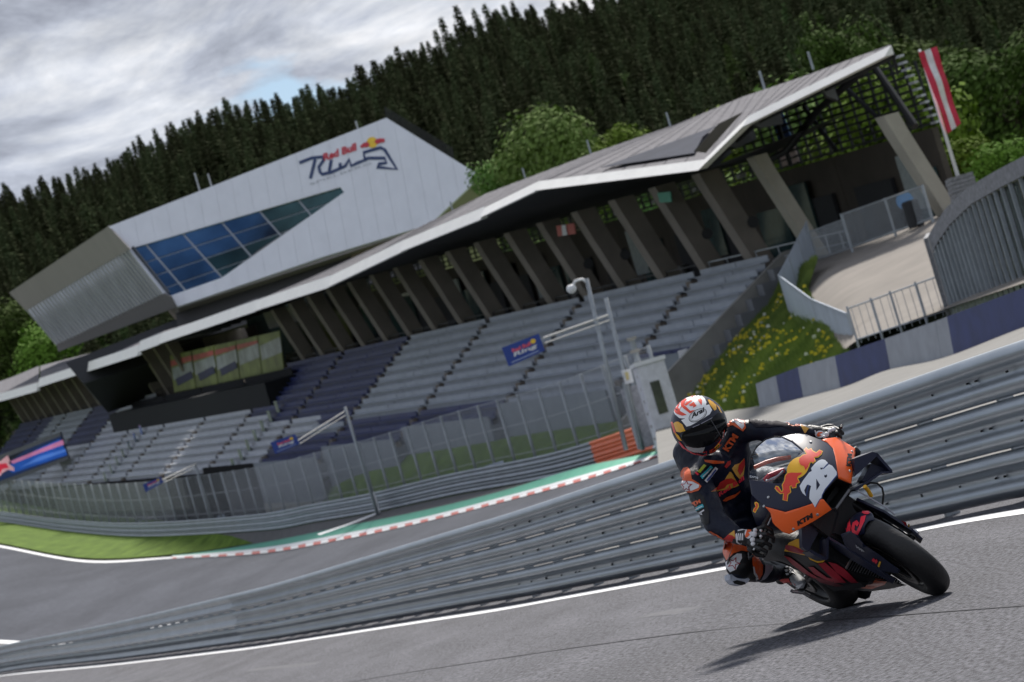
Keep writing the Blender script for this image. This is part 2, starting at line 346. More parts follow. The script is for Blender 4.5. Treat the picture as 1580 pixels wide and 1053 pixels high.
def leafy_mesh(seed, m, h, w, n=2600, sz=.42, low=.15):
    rnd = random.Random(seed); b = MB(); cl = []
    for k in range(16):
        z = h*(low+(1-low)*rnd.random()**.8); rr = w*.62*sqrt(max(.05, 1-((z/h-.55)/.62)**2)); a = rnd.random()*2*pi; q = rr*sqrt(rnd.random())
        cl.append((Vector((cos(a)*q, sin(a)*q, z*.93)), w*(.24+.2*rnd.random())))
    for i in range(n):
        c, r = cl[rnd.randrange(len(cl))]; d = Vector((rnd.gauss(0, 1), rnd.gauss(0, 1), rnd.gauss(0, .8))).normalized()*r*(.55+.5*rnd.random())
        p = c+d; nrm = (d.normalized()+Vector((rnd.uniform(-.7, .7), rnd.uniform(-.7, .7), rnd.uniform(-.3, .9)))).normalized(); x = nrm.orthogonal().normalized(); y = nrm.cross(x); s = sz*(.6+.8*rnd.random())
        b.add([p-x*s, p-y*s*.6, p+x*s, p+y*s*.6], [(0, 1, 2, 3)])
    crown = bpy.data.meshes.new('crown'); crown.from_pydata([tuple(v) for v in b.v], [], b.f); crown.materials.append(m)
    t = MB().tube((0, 0, -2), (0, 0, h*.7), w*.05+.08, w*.02, 7)
    for c, r in cl[:7]: t.tube((0, 0, max(.3, c.z*.45)), c, w*.025+.03, .03, 5)
    tr = bpy.data.meshes.new('trunk'); tr.from_pydata([tuple(v) for v in t.v], [], t.f); tr.materials.append(bark)
    return crown, tr
def plant(kind, meshes, loc, sc, rz, label, cat, group=None):
    r = thing(kind, label, cat, loc, group); r.rotation_euler = (0, 0, rz); r.scale = (sc, sc, sc*random.uniform(.9, 1.12))
    for nm, me in zip(('crown', 'trunk'), meshes):
        o = bpy.data.objects.new(nm, me); link(o); o.parent = r
    return r
from mathutils.noise import noise as mathutils_noise
for m_ in fir_m+leaf_m:        # every tree a little lighter, darker, yellower or bluer than its neighbours
    t_ = m_.node_tree; b_ = t_.nodes['Principled BSDF']; r_ = [n for n in t_.nodes if n.type == 'VALTORGB'][0]; oi = t_.nodes.new('ShaderNodeObjectInfo')
    hs = t_.nodes.new('ShaderNodeHueSaturation'); mr = t_.nodes.new('ShaderNodeMapRange'); mr.inputs['To Min'].default_value = .62 if m_ in fir_m else .85; mr.inputs['To Max'].default_value = 1.75 if m_ in fir_m else 1.2
    mh = t_.nodes.new('ShaderNodeMath'); mh.operation = 'MULTIPLY_ADD'; mh.inputs[1].default_value = .045; mh.inputs[2].default_value = .48
    t_.links.new(oi.outputs['Random'], mr.inputs[0]); t_.links.new(oi.outputs['Random'], mh.inputs[0]); t_.links.new(mr.outputs[0], hs.inputs['Value']); t_.links.new(mh.outputs[0], hs.inputs['Hue']); t_.links.new(r_.outputs[0], hs.inputs['Color']); t_.links.new(hs.outputs[0], b_.inputs['Base Color'])
conif = [conifer_mesh(i, fir_m[[0, 1, 0, 2, 1][i]], 22-(i % 3)*2.5, 3.7+.5*(i % 2)) for i in range(5)]
dec = [leafy_mesh(20+i, leaf_m[1], 17, 7.5, 4500, .36) for i in range(2)]
pts = []; rnd = random.Random(3); cells = {}
def try_pt(x, y, dmin):
    c = (int(x//10), int(y//10))
    for i in (-1, 0, 1):
        for j in (-1, 0, 1):
            for (px_, py_) in cells.get((c[0]+i, c[1]+j), ()):
                if (px_-x)**2+(py_-y)**2 < dmin*dmin: return
    cells.setdefault(c, []).append((x, y)); pts.append((x, y))
for _ in range(30000):
    y = 432+rnd.random()*440; x = (rnd.random()*.44-.215)*y
    try_pt(x, y, 3.9)
pts.sort(key=lambda q: q[1])
names = ['dark fir tree standing in the wood on the hillside behind the grandstand', 'green spruce tree standing in the wood on the hillside behind the grandstand', 'light green larch tree standing in the wood on the hillside behind the grandstand', 'round leafy tree standing among the firs on the hillside behind the grandstand']
forest_pts = []; nind = 0
vis = []
for (x, y) in pts:
    u = x/y*FPX
    t_ = (hill_z(x, y)-1)/y*FPX-250
    vis.append((x, y, -850 < u < 900))
cnt = 0
for (x, y, ok) in vis:
    z = hill_z(x, y)-.3; pk = rnd.random(); patch = sin(x*.021+1.3)*cos(y*.017)+.35*sin(x*.06)
    k = 3 if (patch > .35 and pk < .5) else (5+rnd.randrange(2) if pk > .70+.08*(patch < 0) or (patch > .4 and pk > .55) else rnd.choice((0, 1, 2, 4, 1, 3)))
    cl_ = mathutils_noise(Vector((x*.045, y*.045, 3.1))); sc = max(.34, .56+.34*cl_+.26*(rnd.random()-.5))
    if ok and cnt < 285 and (cnt < 120 or rnd.random() < .12):
        cnt += 1; nm = {0: 0, 2: 0, 1: 1, 4: 1, 3: 2}.get(k, 3)
        plant(['fir_tree', 'spruce_tree', 'larch_tree', 'leafy_tree'][nm], conif[k] if k < 5 else dec[k-5], (x, y, z), sc, rnd.random()*6, names[nm], 'tree', ['dark firs of the hillside wood', 'spruces of the hillside wood', 'larches of the hillside wood', 'leafy trees of the hillside wood'][nm])
    else: forest_pts.append((x, y, z, k, sc, rnd.random()*6))
# the rest of the wood: one joined object of instanced trees
pc = bpy.data.collections.new('tree_kinds')
for i in range(7):
    me = (conif+dec)[i][0]; o = bpy.data.objects.new('tree_kind', me); pc.objects.link(o)
def forest_gn():
    me = bpy.data.meshes.new('forest'); me.from_pydata([p[:3] for p in forest_pts], [], [])
    a = me.attributes.new('kind_index', 'INT', 'POINT'); b = me.attributes.new('size', 'FLOAT', 'POINT'); c = me.attributes.new('turn', 'FLOAT', 'POINT')
    a.data.foreach_set('value', [p[3] for p in forest_pts]); b.data.foreach_set('value', [p[4] for p in forest_pts]); c.data.foreach_set('value', [p[5] for p in forest_pts])
    o = bpy.data.objects.new('forest', me); link(o); tag(o, kind='stuff')
    g = bpy.data.node_groups.new('forest_scatter', 'GeometryNodeTree')
    g.interface.new_socket('Geometry', in_out='INPUT', socket_type='NodeSocketGeometry'); g.interface.new_socket('Geometry', in_out='OUTPUT', socket_type='NodeSocketGeometry')
    N_ = g.nodes.new; gi, go = N_('NodeGroupInput'), N_('NodeGroupOutput'); ip = N_('GeometryNodeInstanceOnPoints'); ci = N_('GeometryNodeCollectionInfo')
    ci.inputs['Collection'].default_value = pc; ci.inputs['Separate Children'].default_value = True; ci.inputs['Reset Children'].default_value = True
    mp_ = N_('GeometryNodeMeshToPoints')
    def attr(n, t):
        q = N_('GeometryNodeInputNamedAttribute'); q.data_type = t; q.inputs['Name'].default_value = n; return q
    ai, asz, at = attr('kind_index', 'INT'), attr('size', 'FLOAT'), attr('turn', 'FLOAT'); cr, cs = N_('ShaderNodeCombineXYZ'), N_('ShaderNodeCombineXYZ')
    K = g.links.new; K(gi.outputs[0], ip.inputs['Points']); K(ci.outputs[0], ip.inputs['Instance']); ip.inputs['Pick Instance'].default_value = True
    K(ai.outputs[0], ip.inputs['Instance Index']); K(at.outputs[0], cr.inputs[2]); K(cr.outputs[0], ip.inputs['Rotation'])
    for i in range(3): K(asz.outputs[0], cs.inputs[i])
    K(cs.outputs[0], ip.inputs['Scale']); K(ip.outputs[0], go.inputs[0])
    md = o.modifiers.new('scatter', 'NODES'); md.node_group = g
forest_gn()
# trees one can tell apart nearer by
def big_tree(px, py, ptop, d, w, m, seed, label, kind='leafy_tree', n=3000, sz=.42, low=.12):
    b = P(px, py, d); t = P(ptop[0], ptop[1], d); h = (t-b).length*.98
    plant(kind, leafy_mesh(seed, m, h, w, int(n*2.3), sz*.58, low), b, 1, seed, label, 'tree' if kind != 'green_bush' else 'bush')
big_tree(880, 330, (850, 200), 265, 7.2, leaf_m[0], 31, 'pale green leafy tree rising above the middle of the grandstand roof', n=4200, sz=.34)
big_tree(790, 345, (762, 262), 270, 3.6, leaf_m[0], 32, 'small pale tree between the white building tip and the roof', n=2200, sz=.3)
big_tree(965, 290, (945, 203), 262, 4.6, leaf_m[2], 33, 'bright green treetop showing behind the roof, right of the pale tree', n=2600, sz=.3)
big_tree(735, 400, (705, 290), 330, 5.5, leaf_m[2], 34, 'bright green tree below the right tip of the white building', n=2600, sz=.34)
big_tree(1345, 230, (1290, 60), 330, 7, leaf_m[1], 35, 'mid green tree directly above the right end of the roof')
big_tree(1460, 260, (1400, 85), 250, 7, leaf_m[1], 36, 'mid green leafy tree left of the flag', n=3600)
big_tree(1585, 250, (1535, 70), 230, 8.5, leaf_m[1], 37, 'large leafy tree in the top right corner behind the flag', n=4600)
big_tree(1545, 300, (1480, 130), 260, 8, leaf_m[1], 38, 'tall leafy tree directly right of the flag', n=3600)
big_tree(1500, 300, (1483, 228), 150, 2.6, leaf_m[2], 39, 'bright green round bush just right of the flagpole base', 'green_bush', 1800, .2, .02)
big_tree(1572, 285, (1556, 228), 140, 2.4, leaf_m[2], 40, 'bright green bush at the right edge above the mesh wall', 'green_bush', 1800, .2, .02)
big_tree(40, 620, (5, 470), 470, 12, leaf_m[1], 41, 'large green tree below the grey end of the white building at the left', n=4000, sz=.6)
big_tree(90, 600, (62, 500), 450, 8, leaf_m[2], 42, 'lighter green tree tucked under the grey cladding corner', n=2600, sz=.5)
big_tree(1290, 330, (1235, 150), 185, 6.5, leaf_m[0], 43, 'light green tree seen through the slatted end wall of the grandstand', n=3000)
big_tree(1400, 300, (1345, 140), 178, 6, leaf_m[2], 44, 'bright tree seen through the slats below the roof tip', n=3000)
big_tree(1200, 330, (1150, 190), 205, 6, leaf_m[2], 45, 'bright tree showing between the slats left of the end pillar', n=2600)
# ---------------- guardrails ----------------
def wprofile(detail=True):
    if detail: return [(-.020, .155), (0, .156), (.030, .148), (.062, .128), (.082, .102), (.084, .080), (.070, .060), (.035, .042), (.004, .028), (0, 0), (.004, -.028), (.035, -.042), (.070, -.060), (.084, -.080), (.082, -.102), (.062, -.128), (.030, -.148), (0, -.156), (-.02, -.155)]
    return [(0, .156), (.06, .13), (.083, .09), (.035, .042), (0, 0), (.035, -.042), (.083, -.09), (.06, -.13), (0, -.156)]
def beam(pts, face, zc, root, m, detail=True, lap=0.0, label=None, pre=None, post=None):
    pr = wprofile(detail); b = MB(); n = len(pr); k = len(pts)
    for i, p in enumerate(pts):
        d = (pts[i+1] if i < k-1 else (post or pts[i]))-(pts[i-1] if i else (pre or pts[0])); nr = Vector((d.y, -d.x, 0)).normalized()*face
        b.v += [p+nr*(o+.012+lap*(i/(k-1)))+Vector((0, 0, zc+z*1.24)) for o, z in pr]
    b.f = [(i*n+j, i*n+j+1, (i+1)*n+j+1, (i+1)*n+j) for i in range(k-1) for j in range(n-1)]; b.mi = [0]*len(b.f)
    if detail and pts[0].y < 42:
        b.m = 1; L_ = (pts[-1]-pts[0]).length; dr = (pts[-1]-pts[0])/L_; nr = Vector((dr.y, -dr.x, 0)).normalized()*face
        for s in (.12, 1.0, 2.0, 3.0, 3.88):
            if s < L_:
                c = pts[0]+dr*s+nr*(.010+lap*s/L_)+Vector((0, 0, zc+(.0 if s != 1.45 else .004)))
                b.tube(c, c+nr*.022, .009 if s not in (2.0, ) else .015, n=6)
    o = b.build('rail_beam', [m, dark], root, smooth=False, label=label)
    if detail: o.data.polygons.foreach_set('use_smooth', [p.material_index == 0 for p in o.data.polygons])
    return o
ng = thing('guardrail', 'grey triple-beam steel guardrail along the near edge of the track behind the rider', 'guardrail', line[20]+Vector((0, 0, 0)))
gl = bylen([p for p in side_off(line, .62) if p.y > 6][0:], 1.0)
for s0 in range(0, len(gl)-4, 4):
    seg = gl[s0:s0+5]
    det = seg[0].y < 75
    for zc in (.235, .635, 1.035): beam(seg, -1, zc, ng, steel, det, .004, pre=gl[s0-1] if s0 else None, post=gl[s0+5] if s0+5 < len(gl) else None)
for s0 in range(0, len(gl), 2):
    p = gl[s0]
    if p.y > 110 and s0 % 4: continue
    d = gl[min(s0+1, len(gl)-1)]-gl[max(s0-1, 0)]; d = d.normalized(); nr = Vector((d.y, -d.x, 0))
    b = MB(); b.box(p+nr*.14-d*.03-Vector((0, 0, .3)), d*.06, nr*.13, (0, 0, 1.42))
    for zc in (.235, .635, 1.035): b.box(p-d*.07+Vector((0, 0, zc-.10))+nr*.005, d*.14, nr*.135, (0, 0, .20))
    b.build('post', steel2, ng)
# far guardrail with debris fence
FBp = resample(s5, 300); FBp = [p for p in FBp if p.y < 348]
fl = bylen(FBp[::-1] if FBp[0].y > FBp[-1].y else FBp, 1.0)
fl = [p for p in fl if p.y > 133.5]
fg = thing('guardrail', 'long far guardrail under the mesh fence, orange and white at its right end', 'guardrail', fl[0])
for s0 in range(0, len(fl)-4, 4):
    seg = fl[s0:s0+5]; m_ = orangep if s0 in (4, 8) else (white if s0 == 0 else steel)
    if s0 == 0:
        for q, mm, ll in ((seg[:3], white, 'white painted rail end'), (seg[2:], orangep, 'orange painted rail')):
            for zc in (.22, .61, 1.0): beam([x+Vector((0, 0, .0)) for x in q], -1, zc, fg, mm, False, label=ll)
    else:
        for zc in (.22, .61, 1.0): beam(seg, -1, zc, fg, m_, False, label='orange painted rail' if s0 in (4, 8) else None, pre=fl[s0-1], post=fl[s0+5] if s0+5 < len(fl) else None)
def fence_post(p, h, r, root, m=steel2): MB().tube(p-Vector((0, 0, .3)), p+Vector((0, 0, h)), r, r*.9, 8).build('post', m, root, smooth=True)
ff = thing('debris_fence', 'tall wire mesh debris fence on round posts above the far guardrail', 'fence', fl[0])
fo = [p for p in side_off(fl, 1.0)]
NP = [i for i in range(2, len(fo), 4)]
wire = mat('fence_wire', (.36, .38, .41), .6, .2)
for a_, i in enumerate(NP):
    p = fo[i]; fence_post(p, 4.3, .085, ff)
    if a_+1 < len(NP):
        q = fo[NP[a_+1]]; d = q-p; b = MB(); nv = 40 if p.y < 230 else 22; w_ = .0065 if p.y < 200 else .012 if p.y < 250 else .022; nr = Vector((d.y, -d.x, 0)).normalized()*.06
        for k in range(nv):
            c = p+d*((k+.5)/nv)-nr; e = d.normalized()*w_; b.add([c-e, c+e, c+e+Vector((0, 0, 4.25)), c-e+Vector((0, 0, 4.25))], [(0, 1, 2, 3)])
        for k in range(0, 42 if p.y < 230 else 24):
            z = .1+4.15*k/(41 if p.y < 230 else 23); c = p-nr; e = Vector((0, 0, w_)); b.add([c+Vector((0, 0, z))-e, c+d+Vector((0, 0, z))-e, c+d+Vector((0, 0, z))+e, c+Vector((0, 0, z))+e], [(0, 1, 2, 3)])
        for z in (1.4, 2.85, 4.25): b.tube(p+Vector((0, 0, z))-nr*.9, q+Vector((0, 0, z))-nr*.9, .02, n=5)
        b.build('wire_mesh', wire, ff)
# ---------------- grandstand ----------------
KA = -.30; A = Vector((KA, 1, 0)).normalized(); N = Vector((1, -KA, 0)).normalized(); SZ = .075
OG = P(1050, 605, 148)
def G(a, n, z): return OG + A*a + N*n + Vector((0, 0, z+SZ*a))
def Gn(x, y, n):
    r = ray(x, y); M = Matrix((A+Vector((0, 0, SZ)), Vector((0, 0, 1)), -r)).transposed(); s = M.inverted() @ (CAM-(OG+N*n)); return s[0], s[1]
def Ga(x, y, a):
    r = ray(x, y); M = Matrix((N, Vector((0, 0, 1)), -r)).transposed(); s = M.inverted() @ (CAM-(OG+(A+Vector((0, 0, SZ)))*a)); return s[0], s[1]
gs = thing('grandstand', 'long covered grandstand with rows of grey and blue seats and leaning concrete pillars', 'grandstand', OG)
def gbox(b, a0, a1, n0, n1, z0, z1): return b.box(G(a0, n0, z0), G(a1, n0, z0)-G(a0, n0, z0), N*(n1-n0), (0, 0, z1-z0))
seat_g = mat('seat_grey', (.30, .33, .385), .5, 0, .12, .8); seat_w = mat('seat_pale', (.42, .44, .49), .5, 0, .1, .8); seat_b = mat('seat_blue', (.018, .028, .115), .45, 0, .25, .8)
step_m = mat('stand_steps', (.17, .18, .20), .8, 0, .15, 1); wallg = mat('stand_front_wall', (.20, .225, .26), .6, 0, .08, .7)
NR = 12; PN, PZ = .72, .53
def rowpos(r): return 5.5-PN*(NR-1-r), 4.3-PZ*(NR-1-r)
def rmin(a): return 5 if a < 6 else 4 if a < 14 else 3 if a < 34 else 2 if a < 46 else 1 if a < 60 else 0
AEND = 262
starts = [-0.5]+[9.5+18.7*k for k in range(14)]
for r in range(NR):
    n0, z0 = rowpos(r)
    for k in range(len(starts)-1):
        a0, a1 = starts[k]+(.9 if k else 0), starts[k+1]-.0
        amid = (a0+a1)/2
        if r < rmin(amid): continue
        if 96 < amid < 168 and r > 6: continue            # box seats block here
        b = MB(); gbox(b, a0-.9, a1, n0, n0+PN+.02, z0-.9, z0); b.build('step', step_m, gs)
        halves = [(a0, (a0+a1)/2), ((a0+a1)/2, a1)]
        for (s, e) in halves:
            c = (s+e)/2
            if c < 26: m_ = seat_g if r > rmin(amid)+0 or c > 12 else seat_b
            elif c < 62: m_ = seat_b if r <= 3 else seat_g
            elif c < 104: m_ = seat_b if (r >= 5+int((c-62)/10-2.2) and c > 66) or r <= 2 and c < 80 else (seat_g if c < 75 else seat_w)
            elif c < 180: m_ = seat_w
            elif c < 200: m_ = seat_b if r > 5 else seat_w
            elif c < 222: m_ = seat_g
            else: m_ = seat_b
            if s < 1.0: s = .2
            ns = max(1, int((e-s)/.55)); q = MB()
            q.box(G(s+.05, n0+.16, z0+.34), G(e-.05, n0+.16, z0+.34)-G(s+.05, n0+.16, z0+.34), N*.40, (0, 0, .05))
            q.box(G(s+.05, n0+.56, z0+.34), G(e-.05, n0+.56, z0+.34)-G(s+.05, n0+.56, z0+.34), N*.06, (0, 0, .33))
            gbox(q, s+.05, e-.05, n0+.30, n0+.36, z0, z0+.34)
            q.build('seat_row', m_, gs)
# front wall under each zone, aisle steps
for k in range(len(starts)-1):
    a0, a1 = starts[k], starts[k+1]; am = (a0+a1)/2
    n0, z0 = rowpos(max(rmin(am), 0)); b = MB(); gbox(b, a0, a1-.003, n0-.12, n0-.005, z0-6.5, z0+.55 if am < 96 else z0+.1)
    if am < 76: b.build('front_wall', wallg, gs)
    else: b.build('void_shade_panel', mat('void_shade_black', (.010, .010, .012), .9, spec=.1), gs)  # black panel stands in for the shaded void under the stand
    b = MB(); gbox(b, a0, a1-.003, n0-.2, n0+.0-.125, z0-6.5, z0-2.4)
    if am < 76: b.build('wall_foot', conc, gs)
for k in range(1, len(starts)-1):
    a0 = starts[k]
    for r in range(max(rmin(a0), 0), NR):
        n0, z0 = rowpos(r)
        if 96 < a0 < 168 and r > 6: continue
        b = MB(); gbox(b, a0+.05, a0+.85, n0+.0, n0+.36, z0+.003, z0+.26); b.build('aisle_step', concd, gs)
# concrete end wall of the seating, facing the camera
ew = MB(); poly = [(-3.4, -5), (-3.4, -.55), (6.6, 4.9), (8.5, 4.9), (8.5, -5)]
ew.prism([G(-.15, n, z) for n, z in poly], A*-.45); ew.build('end_wall', mat('end_wall_concrete', (.27, .265, .25), .85, 0, .15, .8), gs)
# upper deck behind the top row, pillars, rear wall with openings
b = MB(); gbox(b, -24, AEND, 5.5+PN, 16, 3.4, 4.25); b.build('upper_deck', concd, gs)
pil = mat('pillar_concrete', (.21, .185, .16), .85, 0, .18, .5, .2, 3); pill = mat('end_pillar_concrete', (.34, .32, .27), .85, 0, .12, .6)
acol = [-18.8, -3.9]+[3.4+6.35*k for k in range(0, 40)]
for i, a in enumerate(acol):
    if 100 < a < 138: continue
    b = MB(); w = .55 if i > 1 else .45
    wd_ = .62 if i < 2 else .95; prof = [(6.6+wd_, 4.2), (6.6, 4.2), (5.2, 8.75), (5.0, 9.5), (5.0+wd_*1.1, 9.5), (5.2+wd_*1.05, 8.75)]
    b.prism([G(a-w, n, z) for n, z in prof], A*(2*w)+Vector((0, 0, SZ*2*w)))
    o = b.build('pillar', pil if i > 1 else pill, gs, label='pale end pillar' if i < 2 else None)
    if i in (2, 3, 5, 6):
        q = MB(); c = G(a-w-.03, 6.9, 6.6); q.tube(c, c-N*.05-A*.12, .28, n=14); q.build('round_number_plate', dark, o)
rw = mat('rear_wall_brown', (.075, .062, .052), .85, 0, .2, .4); glassd = mat('dark_glass', (.05, .09, .095), .08, 0, .3, .6); lint = mat('dark_opening', (.022, .023, .028), .7)
for i in range(len(acol)-1):
    a0, a1 = acol[i]+.02, acol[i+1]-.02
    if a1 > AEND or 100 < a0 < 136: continue
    a0 = max(a0, -8.2)
    b = MB(); gbox(b, a0, a1, 12, 12.3, 4.2, 8.6); b.build('rear_wall', rw, gs)
    b = MB(); w = a1-a0; gbox(b, a0+w*.15, a0+w*.75, 11.75, 11.95, 4.26, 6.9); b.build('doorway' if i % 3 else 'window', lint if (i*7) % 3 else glassd, gs)
    if i % 2 == 0 or 8 < i < 13:
        b = MB(); gbox(b, a0+w*.55, a0+w*.9, 11.6, 11.72, 5.2, 7.8); b.build('window', glassd if i % 3 else mat('pale_window', (.35, .40, .42), .2), gs)
    b = MB(); gbox(b, a0, a1, 6.5, 6.54, 5.2, 5.26); gbox(b, a0, a1, 6.5, 6.54, 4.7, 4.74)
    for t in (.1, .5, .9): gbox(b, a0+w*t, a0+w*t+.05, 6.5, 6.54, 4.2, 5.2)
    b.build('railing', dark if i > 2 else steel2, gs)
# slatted screen between rear wall and roof
for a0 in range(-8, 100, 8):
    for k in range(11 if a0 < 8 else 8 if a0 < 16 else 3):
        z = 8.75+.33*k; s0_ = a0 if a0 > -8 else -8.2+.50*k*.33; b = MB(); gbox(b, s0_, a0+7.98, 12.0, 12.22, z, z+.11 if a0 < 8 else z+.08); b.build('slat', dark, gs)
        if a0 == -8:
            b = MB(); gbox(b, s0_-.62, s0_-.01, 12.0, 12.22, z, z+.10); b.build('slat_end', mat('slat_end_pale', (.5, .51, .54), .5), gs)
    for k in range(6):
        aa = a0+k*1.333; b = MB(); gbox(b, aa, aa+.12, 12.23, 12.33, 8.7, 9.8 if a0 > 8 else 12.2-(.0 if a0 > -8 else .5*(k < 2))); b.build('screen_upright', dark, gs)
for (p, q) in (((1160, 262), (1215, 232)), ((1215, 232), (1262, 170)), ((1262, 170), (1345, 98)), ((1345, 98), (1412, 195))):
    g1_, g2_ = Gn(*p, 8.0), Gn(*q, 8.0)
    MB().tube(G(g1_[0], 8.0, g1_[1]), G(g2_[0], 8.0, g2_[1]), .17, n=8).build('roof_strut', dark, gs)
for (x0, y0, x1, y1) in ((1300, 130, 1378, 205), (1240, 165, 1290, 232), (1200, 190, 1220, 255)):
    g1_, g2_ = Gn(x0, y0, 11.8), Gn(x1, y1, 11.8); MB().tube(G(g1_[0], 11.8, g1_[1]), G(g2_[0], 11.8, g2_[1]), .12, n=6).build('roof_strut', dark, gs)
# banners hanging behind the slats
for q, c in ((((1185, 175), (1205, 168), (1222, 215), (1203, 222)), (.1, .2, .6)), (((1193, 222), (1222, 214), (1233, 250), (1206, 258)), (.75, .6, .62))):
    MB().prism([G(*[(g[0], 13.2, g[1]) for g in [Gn(x, y, 13.2)]][0]) for x, y in q], N*.03).build('banner', mat('banner_%d' % int(c[0]*100), c, .6), gs)
b = MB(); g_ = [Gn(x, y, 5.0) for x, y in ((858, 349), (885, 345), (888, 361), (861, 365))]
b.prism([G(a, 5.0, z) for a, z in g_], N*.05); flg = b.build('red_white_sign', redp, gs)
b = MB(); g_ = [Gn(x, y, 4.93) for x, y in ((866, 348), (872, 347), (875, 363), (868, 364))]; b.prism([G(a, 4.93, z) for a, z in g_], N*.03); b.build('white_bar', white, flg)
g_ = [Gn(x, y, 5.0) for x, y in ((1014, 298), (1034, 296), (1036, 312), (1018, 313))]; MB().prism([G(a, 5.0, z) for a, z in g_], N*.05).build('green_white_sign', mat('sign_green', (.05, .3, .2), .5), gs)
# ---------------- roof ----------------
roofm = mat('roof_grey', (.15, .146, .158), .9, 0, .12, .6, stretch=(8, .2, 1), spec=.12); roofd = mat('roof_panel_dark', (.045, .05, .068), .9, 0, .2, .5, spec=.1); fas = mat('roof_fascia', (.80, .79, .77), .5, 0, .05, 1)
def Gpt(x, y, n): g = Gn(x, y, n); return G(g[0], n, g[1])
def Gpa(x, y, a): g = Ga(x, y, a); return G(a, g[0], g[1])
fr = [Gpa(1377, 74, -20.8), Gpa(1157, 183, -14.5), Gpt(1089, 250, .3), Gpt(835, 283, 0), Gpt(750, 324, 0), Gpt(626, 375, 0), Gpt(513, 430, 0), Gpt(400, 467, 0), Gpt(250, 519, 0), Gpt(218, 531, 0)]
fr2 = [Gpt(216, 537, .6), Gpt(140, 562, .6), Gpt(62, 588, .6)]; fr3 = [Gpt(60, 594, .9), Gpt(19, 606, .9), Gpt(-60, 628, .9)]
bk = [Gpa(1371, 70, -19.5), Gpa(1240, 118, 5), Gpt(1145, 150, 16), Gpt(1049, 190, 16), Gpt(916, 236, 16), Gpt(750, 299, 16), Gpt(655, 347, 16), Gpt(540, 400, 13), Gpt(440, 450, 10), Gpt(390, 462, 6)]
bk2 = [Gpt(300, 497, 6), Gpt(140, 545, 10), Gpt(62, 565, 12)]; bk3 = [Gpt(60, 565, 12), Gpt(19, 582, 12), Gpt(-60, 610, 12)]
def roof_piece(f, k, name='roof_sheet'):
    b = MB(); n = len(f); th = Vector((0, 0, -.18))
    f2 = resample(f, n*4-3) if n > 3 else f; k2 = resample(k, n*4-3) if n > 3 else k
    f2 = [f[i].lerp(f[i+1], t/4) for i in range(n-1) for t in range(4)]+[f[-1]]; k2 = [k[i].lerp(k[i+1], t/4) for i in range(n-1) for t in range(4)]+[k[-1]]
    for i in range(len(f2)-1):
        v = [f2[i], f2[i+1], k2[i+1], k2[i]]; b.add(v+[p+th for p in v], [(0, 1, 2, 3), (7, 6, 5, 4), (0, 4, 5, 1), (2, 6, 7, 3), (1, 5, 6, 2), (3, 7, 4, 0)])
    o = b.build(name, roofm, gs)
    for i in range(0, len(f2)-1, 1):                    # standing seams
        s = MB()
        for t in (.0, .5):
            p, q = f2[i].lerp(f2[i+1], t), k2[i].lerp(k2[i+1], t)
            s.box(p+Vector((0, 0, .001)), q-p, A*.05, (0, 0, .025))
        s.build('roof_seam', roofm, o)
roof_piece(fr, bk); roof_piece(fr2, bk2); roof_piece(fr3, bk3)
for F_ in (fr, fr2, fr3):
    for i in range(len(F_)-1):
        p, q = F_[i], F_[i+1]; th = .38 if p.y < 150 else .45 if p.y < 165 else min(.85, .62+(p.y-175)*.003)
        b = MB(); b.add([p-N*.45+Vector((0, 0, -th*.7)), q-N*.45+Vector((0, 0, -th*.7)), q-N*.02+Vector((0, 0, th*.3)), p-N*.02+Vector((0, 0, th*.3)), p-N*.02+Vector((0, 0, -th*.7)), q-N*.02+Vector((0, 0, -th*.7))], [(0, 1, 2, 3), (0, 4, 5, 1), (0, 3, 4), (1, 5, 2)]); b.build('fascia', fas, gs)
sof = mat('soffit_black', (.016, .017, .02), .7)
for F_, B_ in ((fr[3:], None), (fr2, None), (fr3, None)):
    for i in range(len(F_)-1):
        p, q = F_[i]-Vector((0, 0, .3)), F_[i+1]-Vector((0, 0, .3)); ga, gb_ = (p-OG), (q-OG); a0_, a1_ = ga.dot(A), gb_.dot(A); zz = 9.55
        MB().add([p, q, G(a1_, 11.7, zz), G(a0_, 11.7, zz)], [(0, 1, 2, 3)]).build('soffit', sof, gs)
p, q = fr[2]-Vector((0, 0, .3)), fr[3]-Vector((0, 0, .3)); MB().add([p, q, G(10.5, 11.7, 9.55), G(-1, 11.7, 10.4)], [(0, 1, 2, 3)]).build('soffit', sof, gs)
# dark recessed triangle on the roof, near its fold
t3 = [P(968, 262, 0.0)]*0
def onroof(x, y, i):   # on the roof sheet between front i and i+1
    o = fr[i]; nrm = (fr[i+1]-fr[i]).cross(bk[i]-fr[i]).normalized(); return onplane(x, y, o, nrm)+Vector((0, 0, .09))
MB().prism([onroof(x, y, 2) for x, y in ((928, 262), (1105, 198), (1085, 215), (1072, 240))], (0, 0, .02)).build('dark_roof_panel', roofd, gs)
MB().prism([onroof(x, y, 1) for x, y in ((1072, 238), (1110, 196), (1146, 178), (1090, 240))], (0, 0, .02)).build('dark_roof_panel', mat('roof_panel_mid', (.12, .115, .12), .9, spec=.1), gs)
